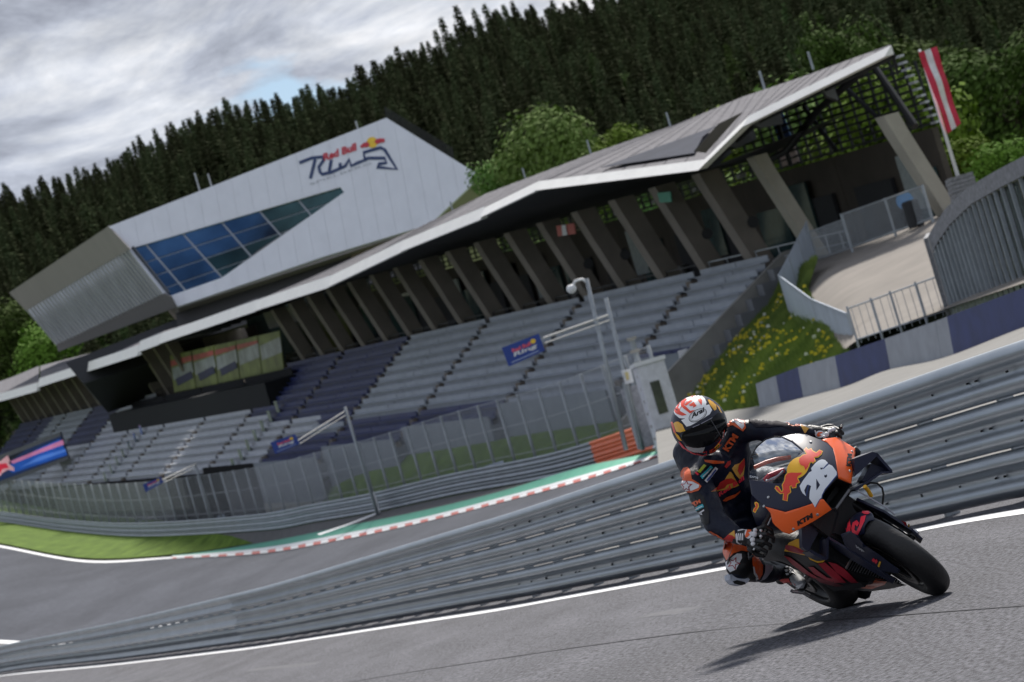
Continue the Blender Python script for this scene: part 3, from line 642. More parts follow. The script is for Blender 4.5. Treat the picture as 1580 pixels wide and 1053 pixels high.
# purlins and soffit trusses under the roof
for i in range(len(fr)-1):
    for t in ((.0, .5) if (fr[i+1]-fr[i]).length < 14 else tuple(k/8 for k in range(8)) if (fr[i+1]-fr[i]).length > 26 else (0, .25, .5, .75)):
        p, q = fr[i].lerp(fr[i+1], t), bk[i].lerp(bk[i+1], t); dn = Vector((0, 0, -.2))
        b = MB(); b.prism([p+dn, p.lerp(q, .45)+dn, p.lerp(q, .45)+dn*6, p.lerp(q, .1)+dn*3.2], A*.25); b.build('roof_beam', dark, gs)
for t in (.12, .3, .5, .72):
    b = MB()
    for i in range(len(fr)-1):
        p, q = fr[i].lerp(bk[i], t)-Vector((0, 0, .35)), fr[i+1].lerp(bk[i+1], t)-Vector((0, 0, .35)); b.tube(p, q, .11, n=6)
    b.build('purlin', dark, gs)
for (x, y, n) in ((190+760-14, 0, 0),): pass
for x, y in ((812, 280), (912, 238), (1035, 197), (1180, 138), (1255, 108), (700, 330)):   # little stanchions along the ridge
    p = Gpt(x, y, 15.8) if x < 1150 else Gpa(x, y, 2); MB().tube(p, p+Vector((0, 0, .9)), .06, n=6).build('roof_stanchion', steel2, gs)
# box seats block with mirror glass, left of the middle
bx = MB(); gbox(bx, 97, 168, rowpos(7)[0], 8, rowpos(7)[1]-1.2, 4.1); bx.build('box_floor', mat('box_black', (.014, .015, .018), .8, spec=.2), gs)
for k in range(4):
    n0, z0 = rowpos(8+k if k < 4 else 11); a0_ = 97
    for q in range(4):
        b = MB(); gbox(b, a0_+q*17.75, a0_+q*17.75+17.2, n0-.6, n0-.55, z0-.4, z0+.35); b.build('black_panel', mat('black_screen', (.012, .013, .016), .8, spec=.2), gs)
for (x0, y0, x1, y1) in ((322, 632, 333, 608), (328, 643, 338, 624)):
    b = MB(); b.prism([Gpt(x0, y0, 3.6), Gpt(x0+6, y0, 3.6), Gpt(x1+7, y1, 3.6), Gpt(x1, y1, 3.6)], N*.05); b.build('white_board', white, gs)
def paint_mirror():
    m = bpy.data.materials.new('mirror_glass'); m.use_nodes = True; t = m.node_tree; b = t.nodes['Principled BSDF']; b.inputs['Roughness'].default_value = .12; b.inputs['Metallic'].default_value = .9
    b.inputs['Base Color'].default_value = (.5, .56, .58, 1); return m
mir = mat('painted_reflection_green', (.22, .27, .07), .35, 0, .5, .5); mw_ = mat('painted_reflection_pale', (.40, .44, .46), .3, 0, .45, .7); mr_ = mat('painted_reflection_red', (.55, .10, .10), .4, 0, .2, .6)  # reflections in the mirror glass, painted as flat colours
GP = [(262, 549), (430, 511), (440, 560), (436, 590), (275, 612)]
def strip(poly, n, m, nm, par, th=.08): 
    o = MB().prism([Gpt(x, y, n) for x, y in poly], N*th).build(nm, m, par); return o
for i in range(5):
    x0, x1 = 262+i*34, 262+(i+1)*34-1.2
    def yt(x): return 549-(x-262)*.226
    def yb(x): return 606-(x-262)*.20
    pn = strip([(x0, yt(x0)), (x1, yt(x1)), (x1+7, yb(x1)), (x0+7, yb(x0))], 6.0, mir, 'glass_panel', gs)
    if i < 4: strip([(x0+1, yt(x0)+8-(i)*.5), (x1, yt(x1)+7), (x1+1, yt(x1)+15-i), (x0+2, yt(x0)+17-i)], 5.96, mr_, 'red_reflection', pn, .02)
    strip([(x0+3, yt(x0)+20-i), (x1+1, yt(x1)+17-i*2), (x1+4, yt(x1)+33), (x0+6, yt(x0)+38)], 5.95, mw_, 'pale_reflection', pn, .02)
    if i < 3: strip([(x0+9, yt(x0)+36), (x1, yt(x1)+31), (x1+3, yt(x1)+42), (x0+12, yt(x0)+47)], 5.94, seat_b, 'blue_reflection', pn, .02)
for (x0, y0, x1, y1, x2, y2, x3, y3, m_) in ((312, 522, 372, 507, 378, 522, 318, 540, concd), (405, 482, 468, 470, 474, 492, 416, 508, mat('stand_panel_grey', (.25, .25, .27), .6)), (440, 547, 500, 532, 510, 560, 450, 575, wallg)):
    strip([(x0, y0), (x1, y1), (x2, y2), (x3, y3)], 9.0, m_, 'wall_panel', gs, .3)
b = MB(); gbox(b, 96, 140, 12, 12.3, 4.2, 10.2); b.build('rear_wall', mat('rear_wall_green_glass', (.03, .05, .045), .25, 0, .4, .3), gs)
# glass balustrades up the two broad stairs
for a in (92.5, 150):
    for r in range(0, 7):
        n0, z0 = rowpos(r); b = MB(); gbox(b, a-.6, a+.4, n0+.1, n0+.14, z0+.1, z0+1.0); b.build('glass_balustrade', mat('balustrade_glass', (.16, .22, .21), .15, 0, .3, 1), gs)
# underside bay at the left with its ribbed apron
b = MB(); 
for k in range(0, 60):
    a = 112+k*1.15; n0, z0 = rowpos(0); gbox(b, a, a+.5, n0-.32, n0-.14, z0-2.6, z0-.1)
    gbox(b, a, a+.5, n0-.32, n0-.14, z0-2.6, z0-.1) if False else None
b.build('ribbed_apron', mat('apron_grey', (.14, .14, .14), .7), gs)
# ---------------- white building ----------------
wm = mat('white_cladding', (.74, .75, .81), .5, .05, .04, .25, stretch=(3, 3, .3)); gm = mat('grey_cladding', (.36, .33, .33), .5, .2, .06, .3); rib = mat('ribbed_metal', (.55, .57, .62), .35, .5, .12, .3)
C1, C2, C3 = P(168, 350, 306), P(268, 473, 300), P(742, 272, 302)
WN = (C2-C1).cross(C3-C1).normalized()
if WN.dot(CAM-C1) < 0: WN = -WN
def Wp(x, y, off=0): return onplane(x, y, C1, WN)+WN*off
wb = thing('white_building', 'angular white building with a slanted glass window and race track logo behind the grandstand', 'building', C2)
pieces = [[(168, 350), (596, 182), (525, 289), (200, 384)], [(596, 182), (742, 272), (664, 346), (531, 297), (525, 289)], [(262, 457), (342, 429), (400, 430.5), (272, 474)], [(342, 429), (531, 297), (664, 346), (500, 396), (400, 430.5)]]
NP_ = 24
for outer in pieces:
    for k in range(NP_):       # cladding panels: the facade cut into leaning strips
        xa, xb = 160+k*(640/NP_), 160+(k+1)*(640/NP_)-.22
        pa = clip(outer, (xa+15, 600), (xa-75, 100)); pa = clip(pa, (xb-75, 100), (xb+15, 600)) if len(pa) > 2 else pa
        if len(pa) < 3:
            continue
        MB().prism([Wp(x, y) for x, y in pa], -WN*.25).build('cladding_panel', wm, wb)
# body behind so that it is a solid
D = Vector((0, 22, -5)); b = MB(); b.prism([Wp(x, y, -.3) for x, y in ((168, 350), (596, 182), (742, 272), (664, 346), (272, 474))], D); b.build('body', gm, wb)
Gp = [P(168, 350, 306), P(268, 473, 300), P(14, 452, 385)]; GN = (Gp[1]-Gp[0]).cross(Gp[2]-Gp[0]).normalized()
if GN.dot(CAM-Gp[0]) < 0: GN = -GN
def Wg(x, y, off=0): return onplane(x, y, Gp[0], GN)+GN*off
MB().prism([Wg(x, y) for x, y in ((14, 452), (167, 349.5), (201, 385), (40, 480))], -GN*.12).build('grey_band', gm, wb)
MB().prism([Wg(x, y) for x, y in ((87, 532), (253, 453), (263, 458), (272, 474.5), (90, 543))], -GN*.12).build('grey_band', mat('grey_underside', (.15, .14, .145), .6), wb)
MB().prism([Wg(x, y, -.4) for x, y in ((39, 479), (199, 384), (255, 455), (86, 534))], -GN*.12).build('ribbed_backing', mat('rib_backing', (.10, .105, .12), .5, .3), wb)
for k in range(34):
    t = (k+.15)/34; t2 = (k+.66)/34
    tp = [39+(199-39)*t, 479+(384-479)*t]; tp2 = [39+160*t2, 479-95*t2]; bt = [86+(255-86)*t, 534+(455-534)*t]; bt2 = [86+169*t2, 534-79*t2]
    MB().prism([Wg(*tp, .0), Wg(*tp2, .0), Wg(*bt2, .0), Wg(*bt, .0)], -GN*.3).build('rib', rib, wb)
MB().prism([Wp(265, 470, -1.5), Wp(500, 395, -1.5), Wp(662, 345, -1.5), Wp(668, 395, -1.5), Wp(270, 520, -1.5)], D*.6).build('lower_storey', mat('lower_storey_dark', (.045, .043, .045), .6), wb)
MB().prism([Wp(538, 383, -1.2), Wp(662, 343, -1.2), Wp(664, 360, -1.2), Wp(538, 400, -1.2)], D*.1).build('wooden_cladding', mat('timber', (.22, .17, .11), .7), wb)
MB().prism([Wp(92, 543, -2), Wp(268, 474, -2), Wp(268, 530, -2), Wp(120, 575, -2)], D*.5).build('lower_storey', lint, wb)
win = MB().prism([Wp(x, y, -.22) for x, y in ((200, 383), (526, 288), (532, 297), (398, 385), (342, 430), (262, 457))], -WN*.1).build('window', mat('window_frame_grey', (.34, .36, .40), .4, .3), wb)
glassb = mat('blue_glass', (.06, .11, .20), .05, .8, .75, .09, col2=(.12, .25, .44))
Wpoly = [(201, 383.5), (526, 288.5), (531, 296.5), (398, 384.3), (342, 428.5), (262, 456)]
Vl = [((223.5, 375), (288, 450)), ((282, 360), (343, 428)), ((342.5, 343), (391, 399)), ((401, 326), (436, 366)), ((461, 309), (482, 334))]
Hl = [((217, 406), (468, 325)), ((236, 425), (372, 379)), ((252, 444), (330, 417))]
def split(polys, lines, gap=1.5):
    for (a, b_) in lines:
        n_p = []
        d = Vector((b_[0]-a[0], b_[1]-a[1])); nv = Vector((-d.y, d.x)).normalized()*gap; a2 = (a[0]-d.x*9, a[1]-d.y*9); b2 = (b_[0]+d.x*9, b_[1]+d.y*9)
        for q in polys:
            for (s_, p1, p2) in ((1, a2, b2), (-1, b2, a2)):
                o = (nv.x*s_, nv.y*s_); r = clip(q, (p1[0]+o[0], p1[1]+o[1]), (p2[0]+o[0], p2[1]+o[1]))
                if len(r) > 2: n_p.append(r)
        polys = n_p
    return polys
glassk = mat('green_reflection_glass', (.02, .045, .045), .06, .7, .6, .15, col2=(.05, .11, .12))  # green reflections of the right-hand panes put into the glass colour
for q in split(split([Wpoly], Vl), Hl, 1.0):
    cxq = sum(p[0] for p in q)/len(q); cyq = sum(p[1] for p in q)/len(q)
    MB().prism([Wp(x, y, -.14) for x, y in q], -WN*.06).build('pane', glassk if cxq > 395 or (cxq > 350 and cyq > 375) else glassb, win)
def flat_text(s, o, ax, ay, fn, m, par, name, bold=.02):
    vs, fs = textmesh(s, bold); mk(name, [fn(o[0]+ax[0]*x+ay[0]*y, o[1]+ax[1]*x+ay[1]*y) for x, y in vs], fs, m, par)
def stroke(pts_, w, fn, m, par, name):
    vs, fs = [], []; pts_ = [Vector(p) for p in pts_]
    for i, p in enumerate(pts_):
        d = (pts_[min(i+1, len(pts_)-1)]-pts_[max(i-1, 0)]).normalized(); n = Vector((-d.y, d.x))*w/2; vs += [p+n, p-n]
    fs = [(2*i, 2*i+1, 2*i+3, 2*i+2) for i in range(len(pts_)-1)]; mk(name, [fn(v.x, v.y) for v in vs], fs, m, par)
navy = mat('logo_navy', (.025, .05, .14), .5); logor = mat('logo_red', (.55, .04, .06), .5); logoy = mat('logo_yellow', (.85, .55, .04), .5); logog = mat('logo_pale_grey', (.42, .43, .46), .5)
W2 = lambda x, y: Wp(x, y, .05)
def cr(p): return (400+p[0]/3.0975, 160+p[1]/3.0975)
for st in ([(192, 285), (250, 262), (302, 256), (306, 275), (285, 305), (292, 330), (300, 340), (345, 330), (385, 312), (388, 285)], [(268, 268), (245, 360)], [(345, 270), (335, 325)], [(385, 312), (412, 300), (430, 268), (440, 300), (470, 285)], [(470, 285), (505, 272), (500, 235), (580, 212), (600, 222), (658, 315), (562, 305), (572, 290), (608, 285), (600, 262), (520, 262), (505, 272)]):
    stroke([cr(p) for p in st], 5.0, W2, navy, wb, 'logo_stroke')
flat_text('Red Bull', cr((308, 278)), (51, -17), (-1, -12), W2, logor, wb, 'logo_lettering', .05)
mk('logo_sun', [Wp(400+540/3.0975+8.5*cos(t*pi/10), 160+187/3.0975+8.5*sin(t*pi/10), .04) for t in range(20)], [tuple(range(20))], logoy, wb)
for q in ([(482, 205), (500, 190), (520, 185), (530, 200), (515, 212), (500, 210), (488, 216)], [(600, 170), (580, 168), (560, 172), (550, 186), (565, 196), (582, 188), (600, 186)]):
    mk('logo_bull', [Wp(*cr(p), .07) for p in q], [tuple(range(len(q)))], logor, wb)
flat_text('SPIELBERG', cr((243, 392)), (95, -33), (-.8, -3), W2, logog, wb, 'logo_lettering', 0)
for k in range(26):
    t = k/25; p = Wp(596+102*t, 182+62*t, -.5); MB().tube(p, p+Vector((.2, 0, 1.3)), .09, n=5).build('roof_antenna', dark, wb) if k % 1 == 0 else None
for (x, y, h) in ((548, 190, 2.0), (528, 205, 1.0), (412, 252, .9), (300, 280, 2.6), (318, 272, 2), (240, 330, 2.2), (268, 318, 1.8)):
    p = Wp(x, y, -3); MB().tube(p, p+Vector((0, 0, h)), .09, n=5).build('roof_mast', steel2, wb)
def glassmat(nm, tint, gl):
    m = bpy.data.materials.new(nm); m.use_nodes = True; t = m.node_tree; t.nodes.clear(); o = t.nodes.new('ShaderNodeOutputMaterial'); tr = t.nodes.new('ShaderNodeBsdfTransparent'); tr.inputs[0].default_value = (*tint, 1)
    g = t.nodes.new('ShaderNodeBsdfGlossy'); g.inputs['Roughness'].default_value = .06; lw = t.nodes.new('ShaderNodeLayerWeight'); lw.inputs[0].default_value = gl; mx_ = t.nodes.new('ShaderNodeMixShader')
    t.links.new(lw.outputs['Fresnel'], mx_.inputs[0]); t.links.new(tr.outputs[0], mx_.inputs[1]); t.links.new(g.outputs[0], mx_.inputs[2]); t.links.new(mx_.outputs[0], o.inputs[0]); return m
# ---------------- painted concrete barrier ----------------
TB = [(1166, 592.6, 106), (1197, 580, 102.5), (1231, 567, 99), (1267, 556, 95.5), (1288, 549.5, 93), (1365, 523, 86.8), (1443, 496, 80.5), (1461, 489, 79), (1580, 444.5, 72), (1720, 390, 65)]
bb = thing('concrete_barrier', 'low concrete wall of grey and dark blue blocks beside the access path', 'barrier', P(*TB[0])-Vector((0, 0, 1)))
bgry = mat('barrier_grey', (.30, .32, .36), .7, 0, .12, 1.5); bblu = mat('barrier_blue', (.022, .034, .13), .6, 0, .2, 1.5)
for i, c in enumerate((bgry, bblu, bgry, bgry, bblu, bgry, bgry, bblu, bblu)):
    p, q = P(*TB[i]), P(*TB[i+1]); d = (q-p); n_ = Vector((d.y, -d.x, 0)).normalized()
    if n_.y < 0: n_ = -n_
    b = MB(); z = Vector((0, 0, -1.04)); v = [p, q-d*.004, q-d*.004+n_*.28, p+n_*.28]
    w = [x+z+(-n_*.12 if k < 2 else n_*.12) for k, x in enumerate(v)]
    b.add(v+w+[x-Vector((0, 0, .4)) for x in w], [(3, 2, 1, 0), (0, 1, 5, 4), (1, 2, 6, 5), (2, 3, 7, 6), (3, 0, 4, 7), (4, 5, 9, 8), (6, 7, 11, 10)])
    b.build('block', c, bb, label='dark blue block' if c is bblu else None)
# ---------------- fences and rails on the right ----------------
meshm = mat('mesh_panel_grey', (.38, .43, .50), .5, .3, .08, .8)
def bar_fence(root, p0, p1, h0, h1, nb, w=.028, posts=(0, 1), m=meshm, pr=.035, rails=(0.02, 1), name='mesh_panel'):
    b = MB(); d = p1-p0; dn = d.normalized()
    for k in range(nb):
        t = (k+.5)/nb; c = p0+d*t; h = h0+(h1-h0)*t; b.box(c-dn*w/2, dn*w, Vector((-dn.y, dn.x, 0))*.012, (0, 0, h))
    for r_ in rails: b.tube(p0+Vector((0, 0, h0*r_)), p1+Vector((0, 0, h1*r_)), pr*.7, n=6)
    b.build(name, m, root)
    for t in posts: MB().tube(p0+d*t-Vector((0, 0, .3)), p0+d*t+Vector((0, 0, h0+(h1-h0)*t+.05)), pr, n=8).build('post', steel2, root)
f1 = thing('mesh_fence', 'grey mesh fence with a corner, standing on top of the grass bank beside the path', 'fence', P(1322, 532, 99))
q0, q1, q2, q3 = P(1322, 533, 99), P(1268, 515, 113), P(1219, 484, 130), P(1263, 406, 144)
bar_fence(f1, q0, q1, 1.0, 1.25, 150, .036, (0, 1)); bar_fence(f1, q1, q2, 1.25, 1.6, 170, .04, (1,)); bar_fence(f1, q2, q3, 1.6, 1.9, 190, .04, (.33, .66, 1))
f2 = thing('railing', 'low grey steel railing across the foot of the path behind the blue and grey barrier', 'railing', P(1322, 530, 95))
bar_fence(f2, P(1324, 531, 95), P(1462, 486, 88.5), 1.1, 1.1, 12, .02, (0, .28, .5, .78, 1), steel2, .035, (.12, .98), 'rail_frame')
f3 = thing('railing', 'grey railing with wire infill at the top of the beige path', 'railing', P(1314, 384, 137))
bar_fence(f3, P(1314, 384, 137), P(1439, 339, 130), 1.5, 1.4, 70, .02, (0, .55, 1), steel2, .06, (.04, 1), 'wire_panel')
bar_fence(f3, P(1262, 402, 141), P(1312, 385, 137.2), 1.3, 1.3, 40, .02, (0,), steel2, .04, (.04, 1), 'wire_panel')
# curved screen wall at the right edge
cw = thing('screen_wall', 'curved dark grey screen wall with upright posts and glass at the right edge', 'wall', P(1464, 480, 88))
Bp = [P(1466, 478, 88), P(1500, 466, 86), P(1540, 452, 83), P(1600, 430, 79), P(1720, 392, 72)]; Hh = [2.05, 2.55, 2.8, 2.85, 2.9]
Bq = resample(Bp, 25); Hq = [float(np.interp(i/24*4, range(5), Hh)) for i in range(25)]
gab = mat('gabion_grey', (.21, .215, .23), .8, .1, .35, 9, .6, 20); gpl = glassmat('screen_glass', (.34, .40, .42), .25)
for i in range(24):
    p, q = Bq[i], Bq[i+1]; h0, h1 = Hq[i], Hq[i+1]; d = q-p; n_ = Vector((-d.y, d.x, 0)).normalized(); n_ = n_ if n_.y > 0 else -n_
    b = MB(); v = [p+Vector((0, 0, h0-.42)), q+Vector((0, 0, h1-.42)), q+Vector((0, 0, h1)), p+Vector((0, 0, h0))]; b.prism(v, n_*.7); b.build('cap_block', gab, cw)
    MB().prism([p+d*.04+n_*.12, q-d*.04+n_*.12, q-d*.04+n_*.12+Vector((0, 0, h1-.44)), p+d*.04+n_*.12+Vector((0, 0, h0-.44))], n_*.03).build('glass_panel', gpl, cw)
    MB().box(p-d.normalized()*.03-Vector((0, 0, .5)), d.normalized()*.06, n_*.1, (0, 0, h0+.06)).build('post', steel2 if i % 2 else mat('post_grey', (.30, .33, .36), .5), cw)
p = Bq[0]; b = MB(); b.prism([p+Vector((-.02, .0, -.6)), p+Vector((.5, 3.0, -.3)), p+Vector((.5, 3.0, 2.3)), p+Vector((-.02, 0, 2.05))], (-.12, 0, 0)); b.build('end_panel', gab, cw)
# ---------------- flag ----------------
fb = P(1478, 272, 120); ft = P(1418, 76, 120)
ft = fb+Vector((0, 0, (ft-fb).length))
fp = thing('flagpole', 'white flagpole on a stone pedestal carrying the red and white banner', 'flagpole', fb)
MB().tube(fb-Vector((0, 0, .2)), ft, .075, .05, 10).build('pole', white, fp, smooth=True)
b = MB(); 
for k in range(7): b.box(fb+Vector((-.45-.02*(k % 2), -.45, -1.05+.15*k)), (.95+.04*(k % 2), 0, 0), (0, .9, 0), (0, 0, .135))
b.build('pedestal', gab, fp)
fl_ = thing('flag', 'long red, white and red banner hanging down the flagpole', 'flag', ft)
for s, m_ in ((0, redp), (1, white), (2, redp)):
    vs, fs = [], []
    for i in range(25):
        t = i/24
        for j in range(5):
            w = (s+j/4)/3; L0 = Vector(P(1417+46*t, 81+125*t, 119.9)); L1 = Vector(P(1445+37*t, 72.5+118*t+2*sin(t*9), 119.9))
            p = L0.lerp(L1, w); p.y += .10*sin(t*7+w*4)+.06*sin(t*15-w*3); vs.append(p)
    fs = [(i*5+j, i*5+j+1, (i+1)*5+j+1, (i+1)*5+j) for i in range(24) for j in range(4)]
    mk('stripe', vs, fs, mat('flag_red', (.58, .03, .07), .7) if m_ is redp else mat('flag_white', (.75, .74, .76), .7), fl_, smooth=True)
# ---------------- hanging signs over the track ----------------
sblue = mat('sign_blue', (.02, .055, .28), .5, 0, .05, 2)
def banner(q, d, label, arm, post, pd):
    o = thing('sign', label, 'sign', P(*q[0], d)); P4 = [P(x, y, d) for x, y in q]
    nrm = (P4[1]-P4[0]).cross(P4[3]-P4[0]).normalized(); nrm = nrm if nrm.y < 0 else -nrm
    MB().prism(P4, -nrm*.05).build('board', sblue, o)
    def bl(u, v, off=.012):
        a, b_ = P4[0].lerp(P4[1], u), P4[3].lerp(P4[2], u); return b_.lerp(a, v)+nrm*off
    vs, fs = textmesh('Red Bull', .05); mk('lettering', [bl(.22+.5*x, .56+.2*y) for x, y in vs], fs, mat('sign_red', (.75, .10, .16), .5), o)
    vs, fs = textmesh('Ring', .03); mk('lettering', [bl(.2+.62*x+.05*y, .28+.27*y) for x, y in vs], fs, white, o)
    mk('sun_disc', [bl(.80+.07*cos(t*pi/8), .72+.13*sin(t*pi/8), .014) for t in range(16)], [tuple(range(16))], logoy, o)
    mk('lettering', [bl(x, y) for x, y in ((.1, .1), (.85, .1), (.85, .15), (.1, .15))], [(0, 1, 2, 3)], mat('sign_pale_blue', (.35, .42, .62), .5), o)
    k = thing('sign_post', 'grey steel post with a long arm holding the '+label.split(' hanging')[0].replace('small ', ''), 'post', P(*post[0], pd))
    a0 = P(*arm[0], d); a1 = P(*arm[1], pd); b = MB(); b.tube(a0, a1, .045, n=6); b.tube(a0-Vector((0, 0, .22)), a1-Vector((0, 0, .22)), .03, n=6)
    b.build('arm', mat('arm_pale', (.5, .5, .48), .5), k); MB().tube(P(*post[0], pd), P(*post[1], pd), .10, .08, 8).build('pole', steel2, k, smooth=True)
banner([(774, 537), (831, 515), (841, 541), (785, 566)], 133, 'largest blue race track sign hanging on a long arm in front of the seats', ((838, 522), (940, 486)), ((992, 695), (935, 460)), 134)
banner([(417, 683), (455, 670), (463, 685), (425, 701)], 185, 'middle-sized blue race track sign hanging left of the centre fence posts', ((460, 680), (534, 634)), ((583, 795), (532, 628)), 187)
banner([(220, 748), (248, 736), (253, 744), (225, 760)], 238, 'smallest blue race track sign hanging over the far guardrail at the left', ((250, 741), (303, 716)), ((336, 826), (301, 716)), 240)
# ---------------- camera pole, posts, booth at the end of the fence ----------------
cp = thing('camera_pole', 'tall grey pole with a white dome camera on a bent arm', 'pole', P(966, 692, 134))
MB().tube(P(966, 695, 134), P(905, 430, 134), .10, .085, 10).build('pole', steel2, cp, smooth=True)
MB().path([P(908, 437, 134), P(898, 431, 134), P(888, 434, 134), P(883, 442, 134)], .06, 8).build('arm', white, cp, smooth=True)
b = MB(); c = P(882, 447, 134)
b.path([c+Vector((0, 0, .2)), c+Vector((0, 0, .12)), c, c-Vector((0, 0, .12)), c-Vector((0, 0, .17))], [.1, .2, .22, .15, .04], 12); b.build('dome', white, cp, smooth=True)
tp_ = thing('lattice_post', 'thick grey post with cable boxes directly left of the white booth', 'post', P(1022, 697, 132))
b = MB(); b.tube(P(1022, 697, 132), P(975, 525, 132), .14, .12, 8); b.build('pole', steel2, tp_)
for t in range(9):
    c = P(975+47*t/9, 525+172*t/9, 131.8); MB().box(c-Vector((.2, .05, .0)), (.4, 0, 0), (0, .1, 0), (0, 0, .12)).build('clamp', conc, tp_)
sp_ = thing('notice_board', 'small white and yellow notice fixed to the fence end beside the camera pole', 'notice', P(958, 570, 133))
MB().prism([P(958, 572, 133), P(973, 569, 133), P(978, 590, 133), P(965, 593, 133)], (0, .06, 0)).build('board', white, sp_)
MB().prism([P(964, 575, 132.95), P(969, 574, 132.95), P(971, 586, 132.95), P(967, 587, 132.95)], (0, -.01, 0)).build('yellow_mark', mat('pale_yellow', (.65, .55, .25), .6), sp_)
MB().tube(P(985, 690, 133.1), P(962, 590, 133.1), .05, n=8).build('post', steel2, sp_)
bo = thing('marshal_booth', 'narrow white booth with a tall dark window behind the rider helmet', 'booth', P(1035, 705, 131))
o = P(1022, 700, 131); h = 3.65; b = MB(); b.box(o, (1.15, .1, 0), (-.15, 1.4, 0), (0, 0, h)); b.build('wall', mat('booth_white', (.62, .63, .68), .5), bo)
b = MB(); b.box(o+Vector((-.08, -.08, h+.002)), (1.31, .1, 0), (-.15, 1.56, 0), (0, 0, .16)); b.build('roof', white, bo)
MB().prism([o+Vector((.33, .02, 1.55)), o+Vector((.72, .055, 1.55)), o+Vector((.72, .055, 2.9)), o+Vector((.33, .02, 2.9))], (0, -.03, 0)).build('window', mat('booth_window', (.05, .06, .04), .2, 0, .5, 1.5), bo)
tb_ = thing('equipment_cabinet', 'grey wire cage cabinet between the fence end and the white booth', 'cabinet', P(985, 650, 134))
b = MB(); b.box(P(985, 694, 134), (.75, 0, 0), (0, .8, 0), (0, 0, 2.6)); b.build('body', mat('cage_grey', (.30, .31, .35), .6, .2, .25, 6), tb_)
# marker on far guardrail and painted line
mp_o = MB(); p_ = P(580, 793, 187.5); mp_o.box(p_, (.28, -.06, 0), (0, -.14, 0), (0, 0, 1.25)); mp_o.build('marker_post', white, label='white marker board on the far guardrail at the end of the painted line', cat='marker')
sheet('painted_line', [[P(583, 794, 187), P(540, 811, 189), P(494, 827, 190.5)], [P(580, 793, 187.6), P(536, 810, 189.6), P(489, 826, 191.2)]], white, dz=.05)
# small boards along the far guardrail
for i, (x, y, d) in enumerate(((428, 807, 222), (340, 812, 243), (214, 818, 276), (122, 812, 306), (755, 743, 165))):
    MB().box(P(x, y, d), (1.0, -.35 if x < 700 else -2.2, 0), (0, -.1, 0), (0, 0, .8)).build('rail_cover', mat('rail_cover_blue_grey', (.38, .43, .53), .4, .3), fg)
# ---------------- billboard at the left ----------------
bd = thing('billboard', 'dark blue video board with pink streaks on a pale column at the left', 'billboard', P(110, 705, 322))
Q = [P(-45, 727, 322), P(94, 673, 322), P(104, 704, 322), P(-45, 759, 322)]
nb_ = (Q[1]-Q[0]).cross(Q[3]-Q[0]).normalized(); nb_ = nb_ if nb_.y < 0 else -nb_
MB().prism([p-nb_*.05 for p in (P(-50, 722, 322), P(92, 667, 322), P(106, 709, 322), P(-50, 768, 322))], -nb_*1.2).build('casing', mat('casing_grey', (.18, .18, .2), .5), bd)
scr = mat('screen_blue', (.01, .03, .12), .4, 0, .2, .2, emit=.2); MB().prism(Q, -nb_*.04).build('screen', scr, bd)
def sq(pts_, c, off, nm='screen_streak', e=.25): mk(nm, [P(x, y, 322)+nb_*off for x, y in pts_], [tuple(range(len(pts_)))], mat(nm+'_%d' % int(c[2]*1000+c[0]*10), c, .4, 0, .2, .3, emit=e), bd)
sq([(8, 722), (60, 692), (92, 678), (104, 702), (20, 730)], (.01, .09, .45), .02); sq([(16, 712), (60, 694), (97, 679), (99, 686), (60, 700), (20, 716)], (.65, .22, .42), .04)
sq([(30, 722), (60, 705), (101, 693), (102, 697), (60, 712)], (.08, .22, .7), .05); sq([(-45, 727), (40, 694), (16, 712), (14, 724), (-45, 757)], (.005, .008, .02), .03)
sq([(-20, 716), (0, 712), (8, 706), (12, 703), (15, 710), (14, 716), (22, 722), (22, 727), (12, 725), (4, 730), (0, 735), (-20, 740)], (.75, .4, .45), .06, 'screen_bull'); sq([(-20, 720), (0, 716), (10, 715), (14, 722), (4, 724), (0, 731), (-20, 736)], (.7, .02, .06), .08, 'screen_bull')
MB().prism([P(90, 711, 323.5), P(113, 707, 323.5), P(124, 752, 323.5), P(112, 757, 323.5)], (0, .8, 0)).build('column', mat('column_pale', (.40, .41, .43), .5), bd)
MB().prism([P(112, 757, 323.5), P(124, 752, 323.5), P(140, 815, 323.5), P(132, 816, 323.5)], (0, .6, 0)).build('column', mat('column_mid', (.26, .27, .29), .5), bd)
# flowers on the bank
fw_ = MB(); fw2 = MB(); rr_ = random.Random(5)
for _ in range(900):
    i = rr_.random()*3.0; j = rr_.random()*22; i0_, j0_ = int(i), int(j); p = bank[i0_][j0_].lerp(bank[i0_+1][j0_], i-i0_).lerp(bank[i0_][j0_+1].lerp(bank[i0_+1][j0_+1], i-i0_), j-j0_)
    if rr_.random() > .35+.6*(j < 12) or sin(p.x*2.1)+sin(p.y*.55) < -.2: continue
    s = rr_.uniform(.03, .09); c = p+Vector((0, 0, rr_.uniform(.15, .35))); t_ = fw_ if rr_.random() < .85 else fw2
    t_.add([c+Vector((-s, 0, -s*.4)), c+Vector((s, 0, -s*.4)), c+Vector((s*.6, 0, s)), c+Vector((-s*.6, 0, s))], [(0, 1, 2, 3)])
fw_.build('yellow_flowers', mat('flower_yellow', (.62, .50, .03), .8), kind='stuff'); fw2.build('white_flowers', mat('flower_white', (.65, .66, .58), .8), kind='stuff')
gt_ = MB()
